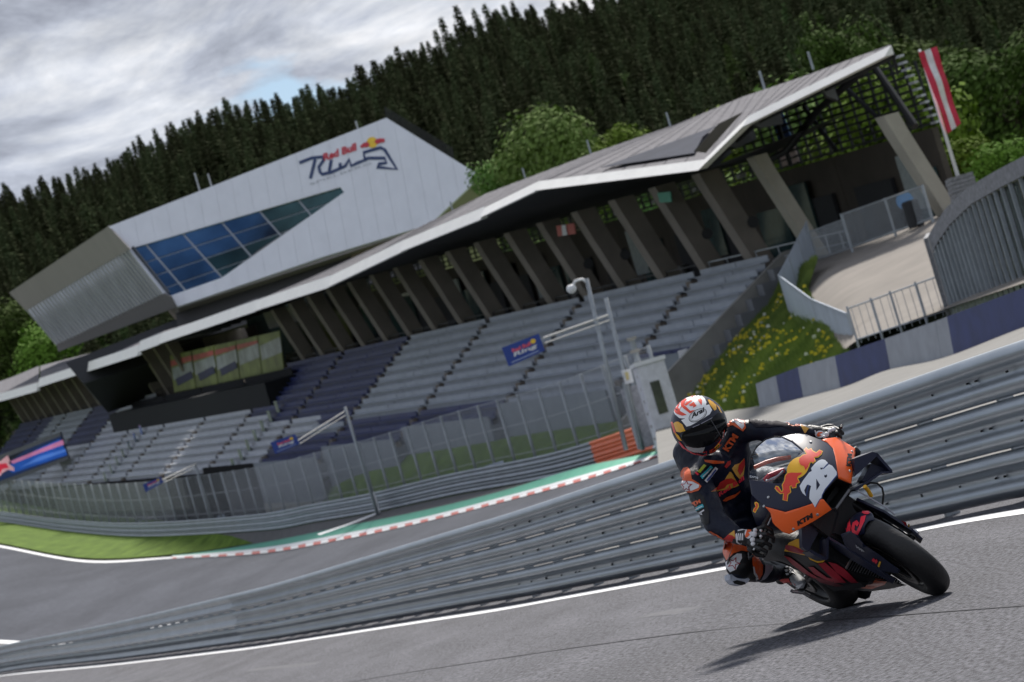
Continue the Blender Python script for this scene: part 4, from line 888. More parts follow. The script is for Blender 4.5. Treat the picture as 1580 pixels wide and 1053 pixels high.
for _ in range(26000):
    i = rr_.random()*3.98; j = rr_.random()*22.9; i0_, j0_ = int(i), int(j); p = bank[i0_][j0_].lerp(bank[i0_+1][j0_], i-i0_).lerp(bank[i0_][j0_+1].lerp(bank[i0_+1][j0_+1], i-i0_), j-j0_)
    h_ = rr_.uniform(.12, .34); w_ = .035; dx_ = rr_.uniform(-.12, .12); gt_.add([p+Vector((-w_, 0, -.02)), p+Vector((w_, 0, -.02)), p+Vector((dx_, rr_.uniform(-.1, .1), h_))], [(0, 1, 2)])
gt_.build('grass_blades', mat('blade_green', (.10, .17, .025), .8, 0, .35, .4, col2=(.17, .23, .04)), kind='stuff')

# small things about the stand
for i, (x, y, d, lb) in enumerate(((1202, 412, 153, 'small white box on the top row at the right end of the seats'), (1128, 481, 152, 'small white box halfway up the right end of the seats'), (1056, 552, 148.5, 'small white box at the lower right end of the seats beside the booth'))):
    p = P(x, y, d); b = MB(); b.box(p-Vector((.22, .2, .05)), (.44, 0, 0), (0, .3, 0), (0, 0, .42)); o_ = b.build('white_box', white, label=lb, cat='box')
c = P(1396, 310, 134); b = MB(); b.tube(c, c-Vector((0, .05, 0)), .36, n=18)
b.build('round_sign', mat('round_blue', (.04, .25, .6), .4), label='round blue sign in front of the glazed end bay at the top of the path', cat='sign')
p = P(1415, 350, 131.5); b = MB(); b.tube(p, p+Vector((0, 0, 1.0)), .33, .36, 12); b.tube(p+Vector((0, 0, 1.0)), p+Vector((0, 0, 1.1)), .38, .30, 12)
b.build('waste_bin', dark, label='black waste bin behind the railing at the top of the path', cat='bin')
for i in range(14):
    a = 6.6+6.35*i
    MB().box(G(a, 8.4, 9.0), A*.5, N*.35, (0, 0, -.18)).build('ceiling_lamp', mat('lamp_grey', (.3, .3, .3), .5), gs)
    if i % 3 == 0: MB().tube(G(a+1, 11.4, 4.3), G(a+1, 11.4, 5.2), .28, .3, 10).build('barrel_table', mat('table_grey', (.2, .2, .2), .5), gs)
# ---------------- motorcycle frame of reference ----------------
PSI, LAM = radians(15), radians(37)
def ground0(x, y): r = ray(x, y); return CAM + r*(-CH/r.z)
CF = ground0(1448, 918)
Fv = Vector((sin(PSI), -cos(PSI), 0)); Rh = Vector((-cos(PSI), -sin(PSI), 0)); Zv = Vector((0, 0, 1))
Rl = Rh*cos(LAM)-Zv*sin(LAM); Uv = Zv*cos(LAM)+Rh*sin(LAM)
OB = CF + Zv*.0625 - Uv*.0625
def B(f, s, h): return OB+Fv*f+Rl*s+Uv*h
def toB(p): q = Vector(p)-OB; return Vector((q.dot(Fv), q.dot(Rl), q.dot(Uv)))
def invf(x, y, f):
    r = ray(x, y); M = Matrix((Rl, Uv, -r)).transposed(); s = M.inverted() @ (CAM-(OB+Fv*f)); return f, s[0], s[1]
def invs(x, y, s_):
    r = ray(x, y); M = Matrix((Fv, Uv, -r)).transposed(); s = M.inverted() @ (CAM-(OB+Rl*s_)); return s[0], s_, s[1]
def BF(x, y, f): return B(*invf(x, y, f))
def BS(x, y, s): return B(*invs(x, y, s))
def nose_f(s, h):
    f0 = .06-(2.6*(h-.80)**2 if h > .80 else 4.0*(h-.80)**2); return f0-2.4*(s+.015)**2
def nose(x, y, off=0.0):
    f = -.1
    for _ in range(14): _, s, h = invf(x, y, f); f = .5*f+.5*nose_f(s, h)
    n = Fv*1.0+Rl*(4.8*(s+.015))+Uv*(-(nose_f(s, h+.02)-nose_f(s, h-.02))/.04); return B(f, s, h)+n.normalized()*off
def side_s(f, h):
    t = max(0, min(1, (h-.09)/.34)); w = .035+.185*(t*t*(3-2*t)); return w*(1-.45*max(0, min(1, (f+.35)/.35)))
def side(x, y, off=0.0):
    s = .12
    for _ in range(16):
        f, _, h = invs(x, y, s); s = .6*s+.4*(side_s(f, h)+off)
    return B(f, s, h)
def z1(p): return (1150+p[0]/6.304, 660+p[1]/6.304)
def z4(p): return (1200+p[0]/6.195, 780+p[1]/6.195)
def z3(p): return (1280+p[0]/5.54, 740+p[1]/5.54)
def patch(name, poly, fn, m, par, off=0.0, thick=.004, maxlen=5, smooth=True, label=None):
    vs, fs = refine(poly, [tuple(range(len(poly)))], maxlen); top = [fn(x, y, off) for x, y in vs]
    mid_ = sum(top, Vector())/len(top)
    if thick:
        bot = [fn(x, y, off-thick) for x, y in vs]; n = len(vs); cnt = {}
        for f in fs:
            for i in range(3): e = (f[i], f[(i+1) % 3]); cnt[e] = 1
        F = list(fs)+[tuple(i+n for i in f[::-1]) for f in fs]
        for (a, b) in cnt:
            if (b, a) not in cnt: F.append((b, a, a+n, b+n))
        o = mk(name, top+bot, F, m, par, False)
        if smooth: o.data.polygons.foreach_set('use_smooth', [i < 2*len(fs) for i in range(len(F))])
    else: o = mk(name, top, fs, m, par, smooth)
    bm = bmesh.new(); bm.from_mesh(o.data); bmesh.ops.recalc_face_normals(bm, faces=bm.faces[:]); bm.to_mesh(o.data); bm.free()
    if label: o['label'] = label
    return o
def decal_text(s, o, ax, ay, fn, off, m, par, name='lettering', bold=.03, ml=4):
    vs, fs = textmesh(s, bold); px_ = [(o[0]+ax[0]*x+ay[0]*y, o[1]+ax[1]*x+ay[1]*y) for x, y in vs]; v2, f2 = refine(px_, fs, ml)
    return mk(name, [fn(x, y, off) for x, y in v2], f2, m, par)
def lin(name, *a, **k): return mat(name, *a, **k)
navyf = lin('fairing_navy', (.013, .016, .040), .42, 0, .06, 3, coat=.10, spec=.35); orf = lin('fairing_orange', (.95, .13, .012), .42, 0, .05, 3, coat=.2); carbon = lin('carbon_black', (.008, .008, .010), .45, 0, .3, 30, spec=.3)
yel = lin('livery_yellow', (.95, .50, .02), .4, 0, .05, 3); redl = lin('livery_red', (.82, .05, .025), .4, 0, .05, 3); crim = lin('livery_crimson', (.42, .012, .03), .4, 0, .1, 3); fluo = lin('livery_fluo_red', (.85, .03, .06), .45, 0, .05, 3)
whd = lin('decal_white', (.80, .82, .86), .4, 0, .03, 3); blk = lin('decal_black', (.008, .008, .01), .5, 0, .1, 3); rub = lin('slick_rubber', (.020, .019, .019), .55, 0, .25, 6, .15, 60, spec=.4); rimb = lin('rim_black', (.014, .014, .015), .35, .5, .1, 3)
alum = lin('machined_metal', (.45, .45, .46), .3, .9, .1, 10); intk = lin('intake_black', (.004, .004, .005), .8); gold = lin('gold_yellow_strut', (.70, .38, .02), .35, .3)
bike = thing('motorcycle', 'navy, orange and red racing motorcycle number 26 leaning hard over into the corner', 'motorcycle', B(-.7, 0, 0))
# ---------------- wheels ----------------
def wheel(f0, R, r, w, steer, name_t):
    """tyre section half-width w/2, outer radius R; returns nothing"""
    c = B(f0, 0, R); ax = (Rl*cos(steer)+Fv*sin(steer)).normalized(); e1 = (Fv*cos(steer)-Rl*sin(steer)).normalized(); e2 = Uv
    def rev(prof, n, nm, m, par, smooth=True):
        vs = [c+(e1*cos(2*pi*i/n)+e2*sin(2*pi*i/n))*rr+ax*ss for i in range(n) for rr, ss in prof]; k = len(prof)
        fs = [(i*k+j, i*k+j+1, ((i+1) % n)*k+j+1, ((i+1) % n)*k+j) for i in range(n) for j in range(k-1)]
        return mk(nm, vs, fs, m, par, smooth)
    hub = mk('wheel', [c+ax*.03*a+(e1*cos(t)+e2*sin(t))*.035 for a in (-1, 1) for t in [2*pi*i/16 for i in range(16)]], [tuple(range(16))[::-1], tuple(range(16, 32))]+[(i, (i+1) % 16, 16+(i+1) % 16, 16+i) for i in range(16)], rimb, bike, label) if False else MB().tube(c-ax*.045, c+ax*.045, .035, n=16).build('wheel', rimb, bike)
    prof = []
    for i in range(25):
        t = -1.95+3.9*i/24; prof.append((R-w*.5+w*.5*cos(t)*(1 if abs(t) < 1.57 else 1.0), w*.5*sin(t)*(1.0)))
    rim_r = R-w*.62-.02 if w < .15 else R-.125
    prof = [(rim_r, -w*.36)]+prof+[(rim_r, w*.36)]
    rev(prof, 96, 'tyre', rub, hub)
    rev([(rim_r+.004, -w*.36), (rim_r-.012, -w*.34), (rim_r-.02, -w*.15), (rim_r-.02, w*.15), (rim_r-.012, w*.34), (rim_r+.004, w*.36), (rim_r+.008, w*.375), (rim_r-.002, w*.385), (rim_r-.014, w*.36), (rim_r-.03, w*.15), (rim_r-.03, -w*.15), (rim_r-.014, -w*.36), (rim_r-.002, -w*.385), (rim_r+.008, -w*.375)], 72, 'rim', rimb, hub)
    for k in range(5):
        for dlt in (-.14, .14):
            a = 2*pi*k/5; p = c+(e1*cos(a)+e2*sin(a))*.03; q = c+(e1*cos(a+dlt)+e2*sin(a+dlt))*(rim_r-.015); MB().tube(p, q, .013, .009, 6).build('spoke', rimb, hub)
    for sg in ((-1, 1) if f0 == 0 else (1,)):
        rr = .165 if f0 == 0 else .11; so_ = .058*sg if f0 == 0 else .09
        rev([(rr-.045, so_-.003), (rr, so_-.003), (rr, so_+.003), (rr-.045, so_+.003), (rr-.045, so_-.003)], 48, 'brake_disc', lin('brake_disc', (.06, .055, .05), .35, .7), hub)
    ring = [(c+(e1*cos(2*pi*i/40)+e2*sin(2*pi*i/40))*(rim_r+.006)+ax*w*.39) for i in range(16, 25)]
    if f0 == 0: MB().path(ring, .0035, 6).build('rim_stripe', lin('rim_sticker', (.4, .38, .34), .4), hub)
    return c, ax, e1, e2
wc, wax, we1, we2 = wheel(0, .30, 0, .132, radians(-5), 't')
wheel(-1.4, .32, 0, .195, 0, 't')
# ---------------- front end ----------------
def WB(f, s, h): return wc+we1*f+wax*s+we2*(h-.30)
vs, fs = [], []
na, ns = 26, 17
for i in range(na):
    a = radians(62+ (172-62)*i/(na-1)); tp = 1-.2*max(0, (i-18)/7)-.45*max(0, (4-i)/4)**2
    for j in range(ns):
        u = -1+2*j/(ns-1); sw = .078*u*tp; rr = .318-.034*abs(u)**2.6; 
        vs.append(WB(cos(a)*rr, sw, .30+sin(a)*rr))
n0 = len(vs); vs += [wc+(v-wc)*.985 for v in vs]
fs = [(i*ns+j, i*ns+j+1, (i+1)*ns+j+1, (i+1)*ns+j) for i in range(na-1) for j in range(ns-1)]
fs += [tuple(k+n0 for k in f[::-1]) for f in fs]
bd_ = [i*ns for i in range(na)]+[(na-1)*ns+j for j in range(1, ns)]+[i*ns+ns-1 for i in range(na-2, -1, -1)]+[j for j in range(ns-2, 0, -1)]
fs += [(bd_[i], bd_[(i+1) % len(bd_)], bd_[(i+1) % len(bd_)]+n0, bd_[i]+n0) for i in range(len(bd_))]
fend = mk('front_mudguard', vs, fs, navyf, bike, True)
def bvh_of(objs):
    V, F = [], []
    for o in objs:
        k = len(V); M = Matrix.Translation(o.parent.location+o.location) if (o.parent and o.parent.type == 'EMPTY') else Matrix()
        if o.parent and o.parent.type != 'EMPTY': M = Matrix()
        V += [M @ v.co for v in o.data.vertices]; F += [tuple(i+k for i in p.vertices) for p in o.data.polygons]
    return BVHTree.FromPolygons(V, F)
def draper(bvh):
    def fn(x, y, off=0.0):
        r = ray(x, y).normalized(); h = bvh.ray_cast(CAM, r)
        if h[0] is None: 
            q = CAM+r*17; 
            for _ in range(3):
                nr_ = bvh.find_nearest(q); q = CAM+r*((nr_[0]-CAM).dot(r))
            h = nr_
        n = h[1] if h[1].dot(r) < 0 else -h[1]; return h[0]+(n*.5-r*.5).normalized()*off
    return fn
fd = draper(bvh_of([fend]))
patch('lettering', [z3(p) for p in ((255, 215), (340, 190), (400, 220), (405, 245), (330, 300), (300, 300), (252, 275), (262, 245))], fd, fluo, fend, .004, .0)
patch('lettering', [z3(p) for p in ((285, 245), (330, 222), (372, 232), (370, 245), (325, 268), (290, 258))], fd, navyf, fend, .007, .0)
patch('lettering', [z3(p) for p in ((270, 320), (312, 308), (300, 360), (262, 440), (232, 490), (200, 470), (188, 420), (200, 370), (235, 350), (255, 375), (238, 405), (222, 388), (215, 430), (232, 445), (255, 395))], fd, fluo, fend, .004, .0)
patch('lettering', [z3(p) for p in ((140, 330), (168, 325), (185, 400), (178, 462), (150, 470), (112, 455), (125, 410), (150, 425), (158, 385), (132, 372))], fd, fluo, fend, .004, .0)
for sg in (1, -1):
    s = .103*sg; b = MB(); b.tube(B(-.29, s, .96), B(-.10, s, .52), .028, n=14); b.build('fork_tube', lin('fork_black', (.02, .02, .022), .25, .6), bike, smooth=True)
    b = MB(); b.tube(B(-.10, s, .52), B(-.012, s, .30), .021, n=12); b.build('fork_leg', alum if False else rimb, bike, smooth=True)
    b = MB(); b.tube(B(.0, s*.6, .30), B(.0, s*1.32, .30), .018, n=12); b.build('axle_end', rimb, bike)
    b = MB(); b.box(B(-.10, s*.80, .33), B(-.10, s*1.1, .33)-B(-.10, s*.8, .33), B(-.04, s*.8, .30)-B(-.10, s*.8, .33), B(-.16, s*.8, .46)-B(-.10, s*.8, .33)); b.build('brake_caliper', lin('caliper_black', (.03, .03, .032), .4, .5), bike)
    # guard over the lower fork leg
    g = MB(); pr = [(-.20, .60), (-.10, .635), (.005, .50), (.055, .34), (.045, .26), (-.02, .24), (-.045, .34), (-.10, .44)]
    v1 = [B(f, s*1.20+.012*sg*(1-abs(h-.42)/.2), h) for f, h in pr]; g.prism(v1, Rl*(.012*sg)); g.build('fork_guard', navyf, bike, smooth=False)
gR = lambda x, y, off=0: BS(x, y, .135+off)
patch('fork_cover', [z3(p) for p in ((95, 470), (170, 440), (245, 480), (300, 560), (420, 640), (560, 745), (605, 775), (590, 805), (440, 785), (230, 655), (130, 560))], gR, navyf, bike, 0, .012, 6)
decal_text('WP', z3((215, 575)), (78/5.54, 55/5.54), (5/5.54, -18/5.54), gR, .004, lin('decal_silver', (.5, .5, .52), .4), bike, 'lettering', .06)
patch('arrow_mark', [z3(p) for p in ((360, 690), (375, 672), (392, 690), (400, 678), (412, 700), (396, 724), (386, 708), (368, 706))], gR, fluo, bike, .004, 0)
patch('arrow_mark', [z3(p) for p in ((425, 700), (440, 704), (424, 752), (410, 744))], gR, yel, bike, .004, 0)
gL = lambda x, y, off=0: BS(x, y, -.118-off)
patch('arrow_mark', [z3(p) for p in ((612, 350), (630, 358), (655, 366), (662, 392), (645, 398), (632, 375))], gL, fluo, bike, .012, 0)
patch('arrow_mark', [z3(p) for p in ((672, 380), (686, 384), (680, 412), (668, 406))], gL, yel, bike, .012, 0)
MB().path([BS(*z3((240, 98)), -.125), BS(*z3((330, 150)), -.13), BS(*z3((480, 240)), -.132), BS(*z3((560, 302)), -.13)], .004, 8).build('fork_edge', lin('fork_sticker', (.30, .30, .34), .5), bike)
MB().path([BS(*z3((300, 60)), -.16), BS(*z3((330, 95)), -.16), BS(*z3((358, 145)), -.15)], .011, 8).build('yellow_strut', gold, bike)
MB().path([BF(*z3(p), -.12) for p in ((300, 55), (350, 28), (410, 35), (450, 75), (462, 130), (452, 215))], .0055, 8).build('brake_hose', rub, bike, smooth=True)
b = MB(); c0 = B(0, -.125, .30)
b.tube(c0, c0-Rl*.035, .022, .02, 10); b.build('axle_nut', alum, bike)
# ---------------- fairing ----------------
nosep = patch('upper_fairing', [z1(p) for p in ((345, 90), (430, 68), (520, 58), (600, 70), (690, 103), (740, 122), (800, 150), (852, 205), (875, 290), (905, 485), (885, 490), (745, 650), (742, 695), (640, 743), (540, 777), (390, 822), (190, 768), (110, 700), (60, 650), (35, 500), (230, 535), (300, 545), (352, 540), (400, 430), (440, 340), (520, 270), (565, 235), (450, 140))], nose, navyf, bike, 0, .008, 4)
orL = patch('orange_panel', [z1(p) for p in ((740, 122), (780, 108), (870, 98), (920, 100), (935, 122), (1066, 205), (1070, 240), (1030, 546), (905, 487), (875, 290), (852, 205), (800, 150))], nose, orf, bike, .001, .008, 4)
orR = patch('orange_panel', [z1(p) for p in ((190, 768), (390, 822), (540, 777), (640, 743), (738, 695), (762, 700), (840, 796), (700, 890), (560, 970), (430, 1037), (370, 1020), (290, 950), (265, 920), (245, 830))], nose, orf, bike, .001, .008, 4)
# air intake: mouth rim and a deep black duct
im = [z1(p) for p in ((887, 491), (1030, 547), (1015, 600), (882, 790), (842, 794), (744, 690), (747, 650))]
b = MB(); r0 = [nose(*p, -.004) for p in im]; r1 = [q-Fv*.22+(sum(r0, Vector())/7-q)*.35 for q in r0]; b.add(r0+r1, [(i, (i+1) % 7, 7+(i+1) % 7, 7+i) for i in range(7)]+[tuple(range(7, 14))]); b.build('air_intake', intk, bike)
MB().path(r0+[r0[0]], .004, 6).build('intake_rim', carbon, bike)
MB().path([nose(*z1((1012, 604)), .0), nose(*z1((882, 788)), .0)], .007, 8).build('intake_lip', lin('grey_lip', (.14, .14, .15), .3), bike)
# windscreen
wsg = glassmat('windscreen', (.60, .64, .68), .2)
ws = patch('windscreen', [z1(p) for p in ((345, 90), (450, 140), (565, 235), (520, 270), (440, 340), (400, 430), (352, 540), (300, 545), (230, 535), (35, 500), (35, 390), (50, 290), (110, 185), (200, 110), (280, 88))], nose, wsg, bike, -.002, .0, 3)
MB().path([nose(*z1(p), 0) for p in ((35, 500), (35, 390), (50, 290), (110, 185), (200, 110), (280, 88), (345, 90))], .003, 6).build('windscreen_edge', blk, bike)
decal_text('EXP26', z1((50, 488)), (80/6.304, 12/6.304), (-2/6.304, -20/6.304), nose, .004, whd, ws, 'lettering', 0)
# cockpit seen through the screen: dash, orange rail edges
b = MB(); b.box(B(-.42, -.10, .86), Rl*.2, Uv*.12, -Fv*.03); b.build('dashboard', blk, bike)
MB().path([BF(*z1(p), -.30) for p in ((190, 515), (230, 470), (330, 430), (375, 415))], .014, 8).build('red_bracket', fluo, bike)
MB().path([BF(*z1(p), -.36) for p in ((90, 390), (200, 340), (300, 310), (440, 290))], .012, 8).build('orange_bracket', orf, bike)
MB().path([BF(*z1(p), -.28) for p in ((200, 520), (280, 500), (340, 450), (370, 420))], .006, 8).build('pale_bracket', whd, bike)
# number and marks
n26 = [z1(p) for p in ((530, 570), (560, 520), (620, 440), (647, 425), (640, 398), (680, 350), (715, 322), (745, 312), (775, 318), (802, 347), (752, 402), (758, 408), (812, 360), (845, 375), (886, 432), (886, 462), (772, 600), (744, 655), (740, 682), (718, 700), (678, 775), (655, 735), (622, 690), (628, 620), (640, 570), (612, 556), (588, 665), (560, 640), (543, 612))]
patch('number_26_outline', [(x+1.0, y+.8) for x, y in n26], nose, lin('number_blue_edge', (.03, .07, .25), .4), nosep, .0012, 0, 3)
patch('number_26', n26, nose, whd, nosep, .0024, 0, 3)
for q in (((690, 500), (726, 560), (692, 612)), ((730, 392), (742, 398), (750, 390), (752, 404), (744, 412), (730, 410)), ((768, 462), (780, 468), (792, 458), (794, 478), (782, 492), (768, 484)), ((575, 612), (600, 560), (612, 558), (590, 662))):
    patch('number_gap', [z1(p) for p in q], nose, navyf, nosep, .0036, 0, 3)
sun_ = [z1((512+120*cos(t)*cos(-.78)-92*sin(t)*sin(-.78), 392+120*cos(t)*sin(-.78)+92*sin(t)*cos(-.78))) for t in [2*pi*i/32 for i in range(32)]]
patch('sun_disc', sun_, nose, yel, nosep, .0012, 0, 3)
bl1 = [(295, 590), (302, 575), (318, 578), (335, 605), (352, 628), (368, 622), (372, 600), (365, 560), (388, 520), (395, 470), (415, 448), (450, 440), (500, 442), (552, 440), (545, 458), (515, 475), (505, 495), (525, 535), (495, 545), (490, 582), (460, 585), (452, 562), (430, 575), (440, 628), (412, 650), (405, 712), (372, 702), (378, 640), (345, 640), (315, 615)]
bl2 = [(525, 305), (560, 275), (600, 262), (578, 215), (590, 202), (608, 222), (640, 212), (650, 232), (690, 252), (722, 226), (745, 235), (735, 258), (705, 285), (668, 292), (676, 328), (655, 345), (640, 332), (622, 350), (612, 385), (585, 418), (572, 380), (540, 368), (522, 335)]
def grow(poly, k):
    cx_, cy_ = sum(p[0] for p in poly)/len(poly), sum(p[1] for p in poly)/len(poly); n = len(poly); r = []
    ar = sum(poly[i][0]*poly[(i+1) % n][1]-poly[(i+1) % n][0]*poly[i][1] for i in range(n)); sg = 1 if ar > 0 else -1
    for i in range(n):
        a, b_ = poly[i-1], poly[(i+1) % n]; dx, dy = b_[0]-a[0], b_[1]-a[1]; L_ = hypot(dx, dy) or 1; r.append((poly[i][0]+sg*dy/L_*k, poly[i][1]-sg*dx/L_*k))
    return r
for q in (bl1, bl2):
    patch('bull_outline', [z1(p) for p in grow(q, 9)], nose, yel, nosep, .0020, 0, 3); patch('bull', [z1(p) for p in q], nose, redl, nosep, .0032, 0, 3)
decal_text('KTM', z1((1024, 382)), (14/6.304, -122/6.304), (-46/6.304, -6/6.304), nose, .003, blk, orL, 'lettering', .07)
decal_text('KTM', z1((512, 958)), (146/6.304, -84/6.304), (-8/6.304, -48/6.304), nose, .003, blk, orR, 'lettering', .07)
for q, par in (((635, 140), nosep), ((225, 678), nosep), ((182, 765), nosep), ((1037, 235), orL), ((1015, 425), orL), ((702, 847), orR), ((468, 988), orR)):
    c = nose(*z1(q), .001); n = (nose(*z1(q), .02)-c).normalized(); MB().tube(c, c+n*.004, .0085, .006, 10).build('fastener', alum, par)
patch('side_emblem', [z1(p) for p in ((92, 728), (112, 722), (132, 738), (136, 770), (118, 800), (100, 832), (76, 815), (84, 790), (104, 768), (96, 748))], nose, yel, nosep, .003, 0, 3)
patch('side_emblem', [z1(p) for p in ((104, 734), (122, 738), (126, 765), (108, 795), (96, 820), (86, 808), (98, 785), (112, 765))], nose, redl, nosep, .005, 0, 3)
# inner shell so that the nose is solid from the sides
b = MB(); rings = []
for k, (f, hw, h0, h1) in enumerate(((-.10, .10, .60, .86), (-.25, .20, .52, .95), (-.42, .24, .45, 1.0), (-.62, .22, .40, .95))):
    rings.append([B(f, hw*cos(t), (h0+h1)/2+(h1-h0)/2*sin(t)) for t in [2*pi*i/20 for i in range(20)]])
b.v = [p for r in rings for p in r]; b.f = [(i*20+j, i*20+(j+1) % 20, (i+1)*20+(j+1) % 20, (i+1)*20+j) for i in range(3) for j in range(20)]+[tuple(range(20))[::-1], tuple(range(60, 80))]; b.mi = [0]*len(b.f)
# outer side skins running back from the nose
for sg in (1, -1):
    g = MB(); R_ = []
    for f, s0, h0_, s1_, h1_, s2_, h2_ in ((-.30, .27, .95, .33, .82, .25, .68), (-.45, .26, .96, .31, .80, .26, .60), (-.62, .22, .90, .28, .74, .25, .55)):
        R_.append([B(f, s0*sg, h0_), B(f, s1_*sg, h1_), B(f, s2_*sg, h2_)])
    g.v = [p for r in R_ for p in r]; g.f = [(i*3+j, i*3+j+1, (i+1)*3+j+1, (i+1)*3+j) for i in range(2) for j in range(2)]; g.mi = [0]*4
    if sg < 0: g.build('side_fairing', navyf, bike, smooth=True).modifiers.new('thickness', 'SOLIDIFY').thickness = .006
# winglets
def vane(nm, poly, zf, f, depth, m, sub=None):
    v = [BF(*zf(p), f) for p in poly]; MB().prism(v, -Fv*depth).build(nm, m, bike)
vane('winglet', [(1062, 300), (1235, 235), (1290, 248), (1305, 292), (1275, 282), (1062, 478)], z1, -.03, .16, navyf)
def bar(nm, poly, zf, f, r, m): MB().path([BF(*zf(p), f) for p in poly], r, 8).build(nm, m, bike, smooth=True)
vane('winglet_end', [(1275, 250), (1300, 262), (1428, 412), (1434, 440), (1400, 446), (1408, 424), (1285, 290)], z1, -.03, .15, navyf)
vane('winglet_lower', [(1434, 440), (1335, 444), (1185, 548), (1082, 612), (1058, 600), (1065, 585), (1170, 530), (1325, 428), (1405, 424)], z1, -.03, .12, navyf)
vane('winglet_strake', [(1225, 352), (1395, 405), (1400, 425), (1330, 425), (1180, 535), (1130, 520)], z1, -.08, .08, navyf)
vane('winglet', [(230, 230), (300, 190), (440, 118), (392, 260), (328, 370), (302, 440), (265, 425), (236, 400)], z4, -.16, .05, navyf)
vane('winglet_inner', [(440, 118), (520, 42), (560, 60), (500, 300), (478, 500), (400, 470), (322, 430), (330, 365)], z4, -.24, .10, carbon)
vane('winglet_end', [(515, 38), (562, 44), (585, 68), (535, 250), (492, 325), (484, 508), (466, 522), (472, 320), (520, 240), (568, 74), (520, 56)], z4, -.12, .12, navyf)
vane('winglet_lower', [(302, 440), (322, 425), (400, 468), (470, 505), (468, 522), (440, 520), (350, 478)], z4, -.14, .12, navyf)
# lower side fairing and belly pan (right side of the machine faces the camera)
low = [(60, 430), (90, 385), (180, 330), (240, 330), (330, 420), (440, 500), (560, 540), (650, 600), (760, 660), (930, 712), (1060, 712), (1235, 762), (1100, 795), (900, 822), (700, 812), (560, 792), (400, 745), (250, 660), (100, 520), (60, 480)]
lows = patch('belly_fairing', [z4(p) for p in low], side, carbon, bike, 0, .01, 4)
for poly, m_ in ((((75, 400), (110, 355), (180, 322), (232, 318), (236, 400), (302, 440), (350, 478), (452, 526), (432, 545), (380, 550), (312, 522), (280, 482), (215, 470), (120, 445), (62, 440)), yel), (((80, 378), (150, 390), (230, 425), (305, 455), (290, 470), (200, 462), (100, 435), (68, 415)), crim),
                (((60, 482), (120, 500), (200, 560), (300, 640), (380, 690), (350, 700), (250, 650), (140, 570)), crim), (((290, 590), (340, 590), (400, 640), (470, 690), (530, 705), (530, 735), (440, 705), (350, 660)), crim), (((385, 560), (450, 545), (560, 640), (655, 740), (540, 742), (520, 700)), crim), (((478, 540), (560, 560), (640, 610), (770, 742), (700, 742), (560, 640)), crim), (((320, 670), (420, 700), (560, 745), (700, 790), (560, 780), (400, 735)), lin('livery_dark_red', (.22, .01, .02), .4)), (((935, 702), (1055, 715), (1020, 760), (900, 800), (800, 795), (780, 765), (900, 755)), orf)):
    patch('livery_stripe', [z4(p) for p in poly], side, m_, lows, .004 if m_ is not crim else .006, 0, 3)
patch('belly_underside', [z4(p) for p in ((560, 792), (700, 812), (900, 822), (880, 880), (840, 900), (700, 870), (420, 830), (260, 740), (300, 690))], lambda x, y, o=0: BS(x, y, -.02+o), carbon, bike, 0, .02, 8)
# radiator with fins
rad = MB(); rad.prism([BF(*z4(p), -.22) for p in ((735, 478), (822, 520), (960, 610), (1125, 690), (1190, 742), (930, 712), (830, 690), (650, 610))], -Fv*.03); rd = rad.build('radiator', intk, bike)
for k in range(22):
    t = k/21; a = (735+(1190-735)*t, 478+(742-478)*t); b_ = (655+(1190-655)*t, 612+(748-612)*t); MB().tube(BF(*z4(a), -.215), BF(*z4((b_[0], b_[1])), -.215), .0028, n=5).build('radiator_fin', alum, rd)
MB().path([BF(*z4(p), -.20) for p in ((722, 490), (690, 540), (652, 606))], .008, 6).build('radiator_edge', alum, bike)
patch('side_panel', [z4(p) for p in ((480, 330), (520, 310), (700, 440), (745, 478), (650, 610), (560, 545), (478, 520))], lambda x, y, o=0: BF(x, y, -.20+o), carbon, bike, 0, .01, 6)
decal_text('MotoGP', z4((520, 322)), (205/6.195, 135/6.195), (6/6.195, -24/6.195), lambda x, y, o=0: BF(x, y, -.19+o), .004, whd, bike, 'lettering', .02)
# inner dark machinery: engine, frame, tank, seat, tail, swingarm
dk = lin('machinery_black', (.013, .013, .015), .5, .4)
b = MB(); b.box(B(-.30, -.17, .28), -Fv*.5, Rl*.34, Uv*.34); b.build('engine', dk, bike)
b = MB(); b.box(B(-.12, -.12, .48), -Fv*.20, Rl*.24, Uv*.28); b.build('radiator_housing', dk, bike)
def loft(nm, secs, m, n=18, smooth=True):
    b = MB()
    for f, w, h0, h1 in secs: b.v += [B(f, w*cos(t)*(1), (h0+h1)/2+(h1-h0)/2*sin(t)) for t in [2*pi*i/n for i in range(n)]]
    k = len(secs); b.f = [(i*n+j, i*n+(j+1) % n, (i+1)*n+(j+1) % n, (i+1)*n+j) for i in range(k-1) for j in range(n)]+[tuple(range(n))[::-1], tuple(range((k-1)*n, k*n))]; b.mi = [0]*len(b.f); return b.build(nm, m, bike, smooth=smooth)
loft('fuel_tank', [(-.40, .08, .80, .90), (-.48, .15, .72, .97), (-.65, .17, .68, 1.0), (-.85, .14, .68, .90), (-.98, .10, .68, .80)], navyf)
loft('tail_unit', [(-.95, .09, .72, .80), (-1.15, .12, .74, .86), (-1.35, .11, .80, .97), (-1.55, .05, .90, 1.0)], navyf)
loft('swingarm', [(-.85, .12, .34, .50), (-1.1, .11, .30, .42), (-1.42, .12, .27, .34)], dk)
loft('exhaust', [(-.75, .05, .12, .22), (-1.0, .05, .20, .31), (-1.3, .055, .42, .53), (-1.5, .05, .55, .65)], alum)
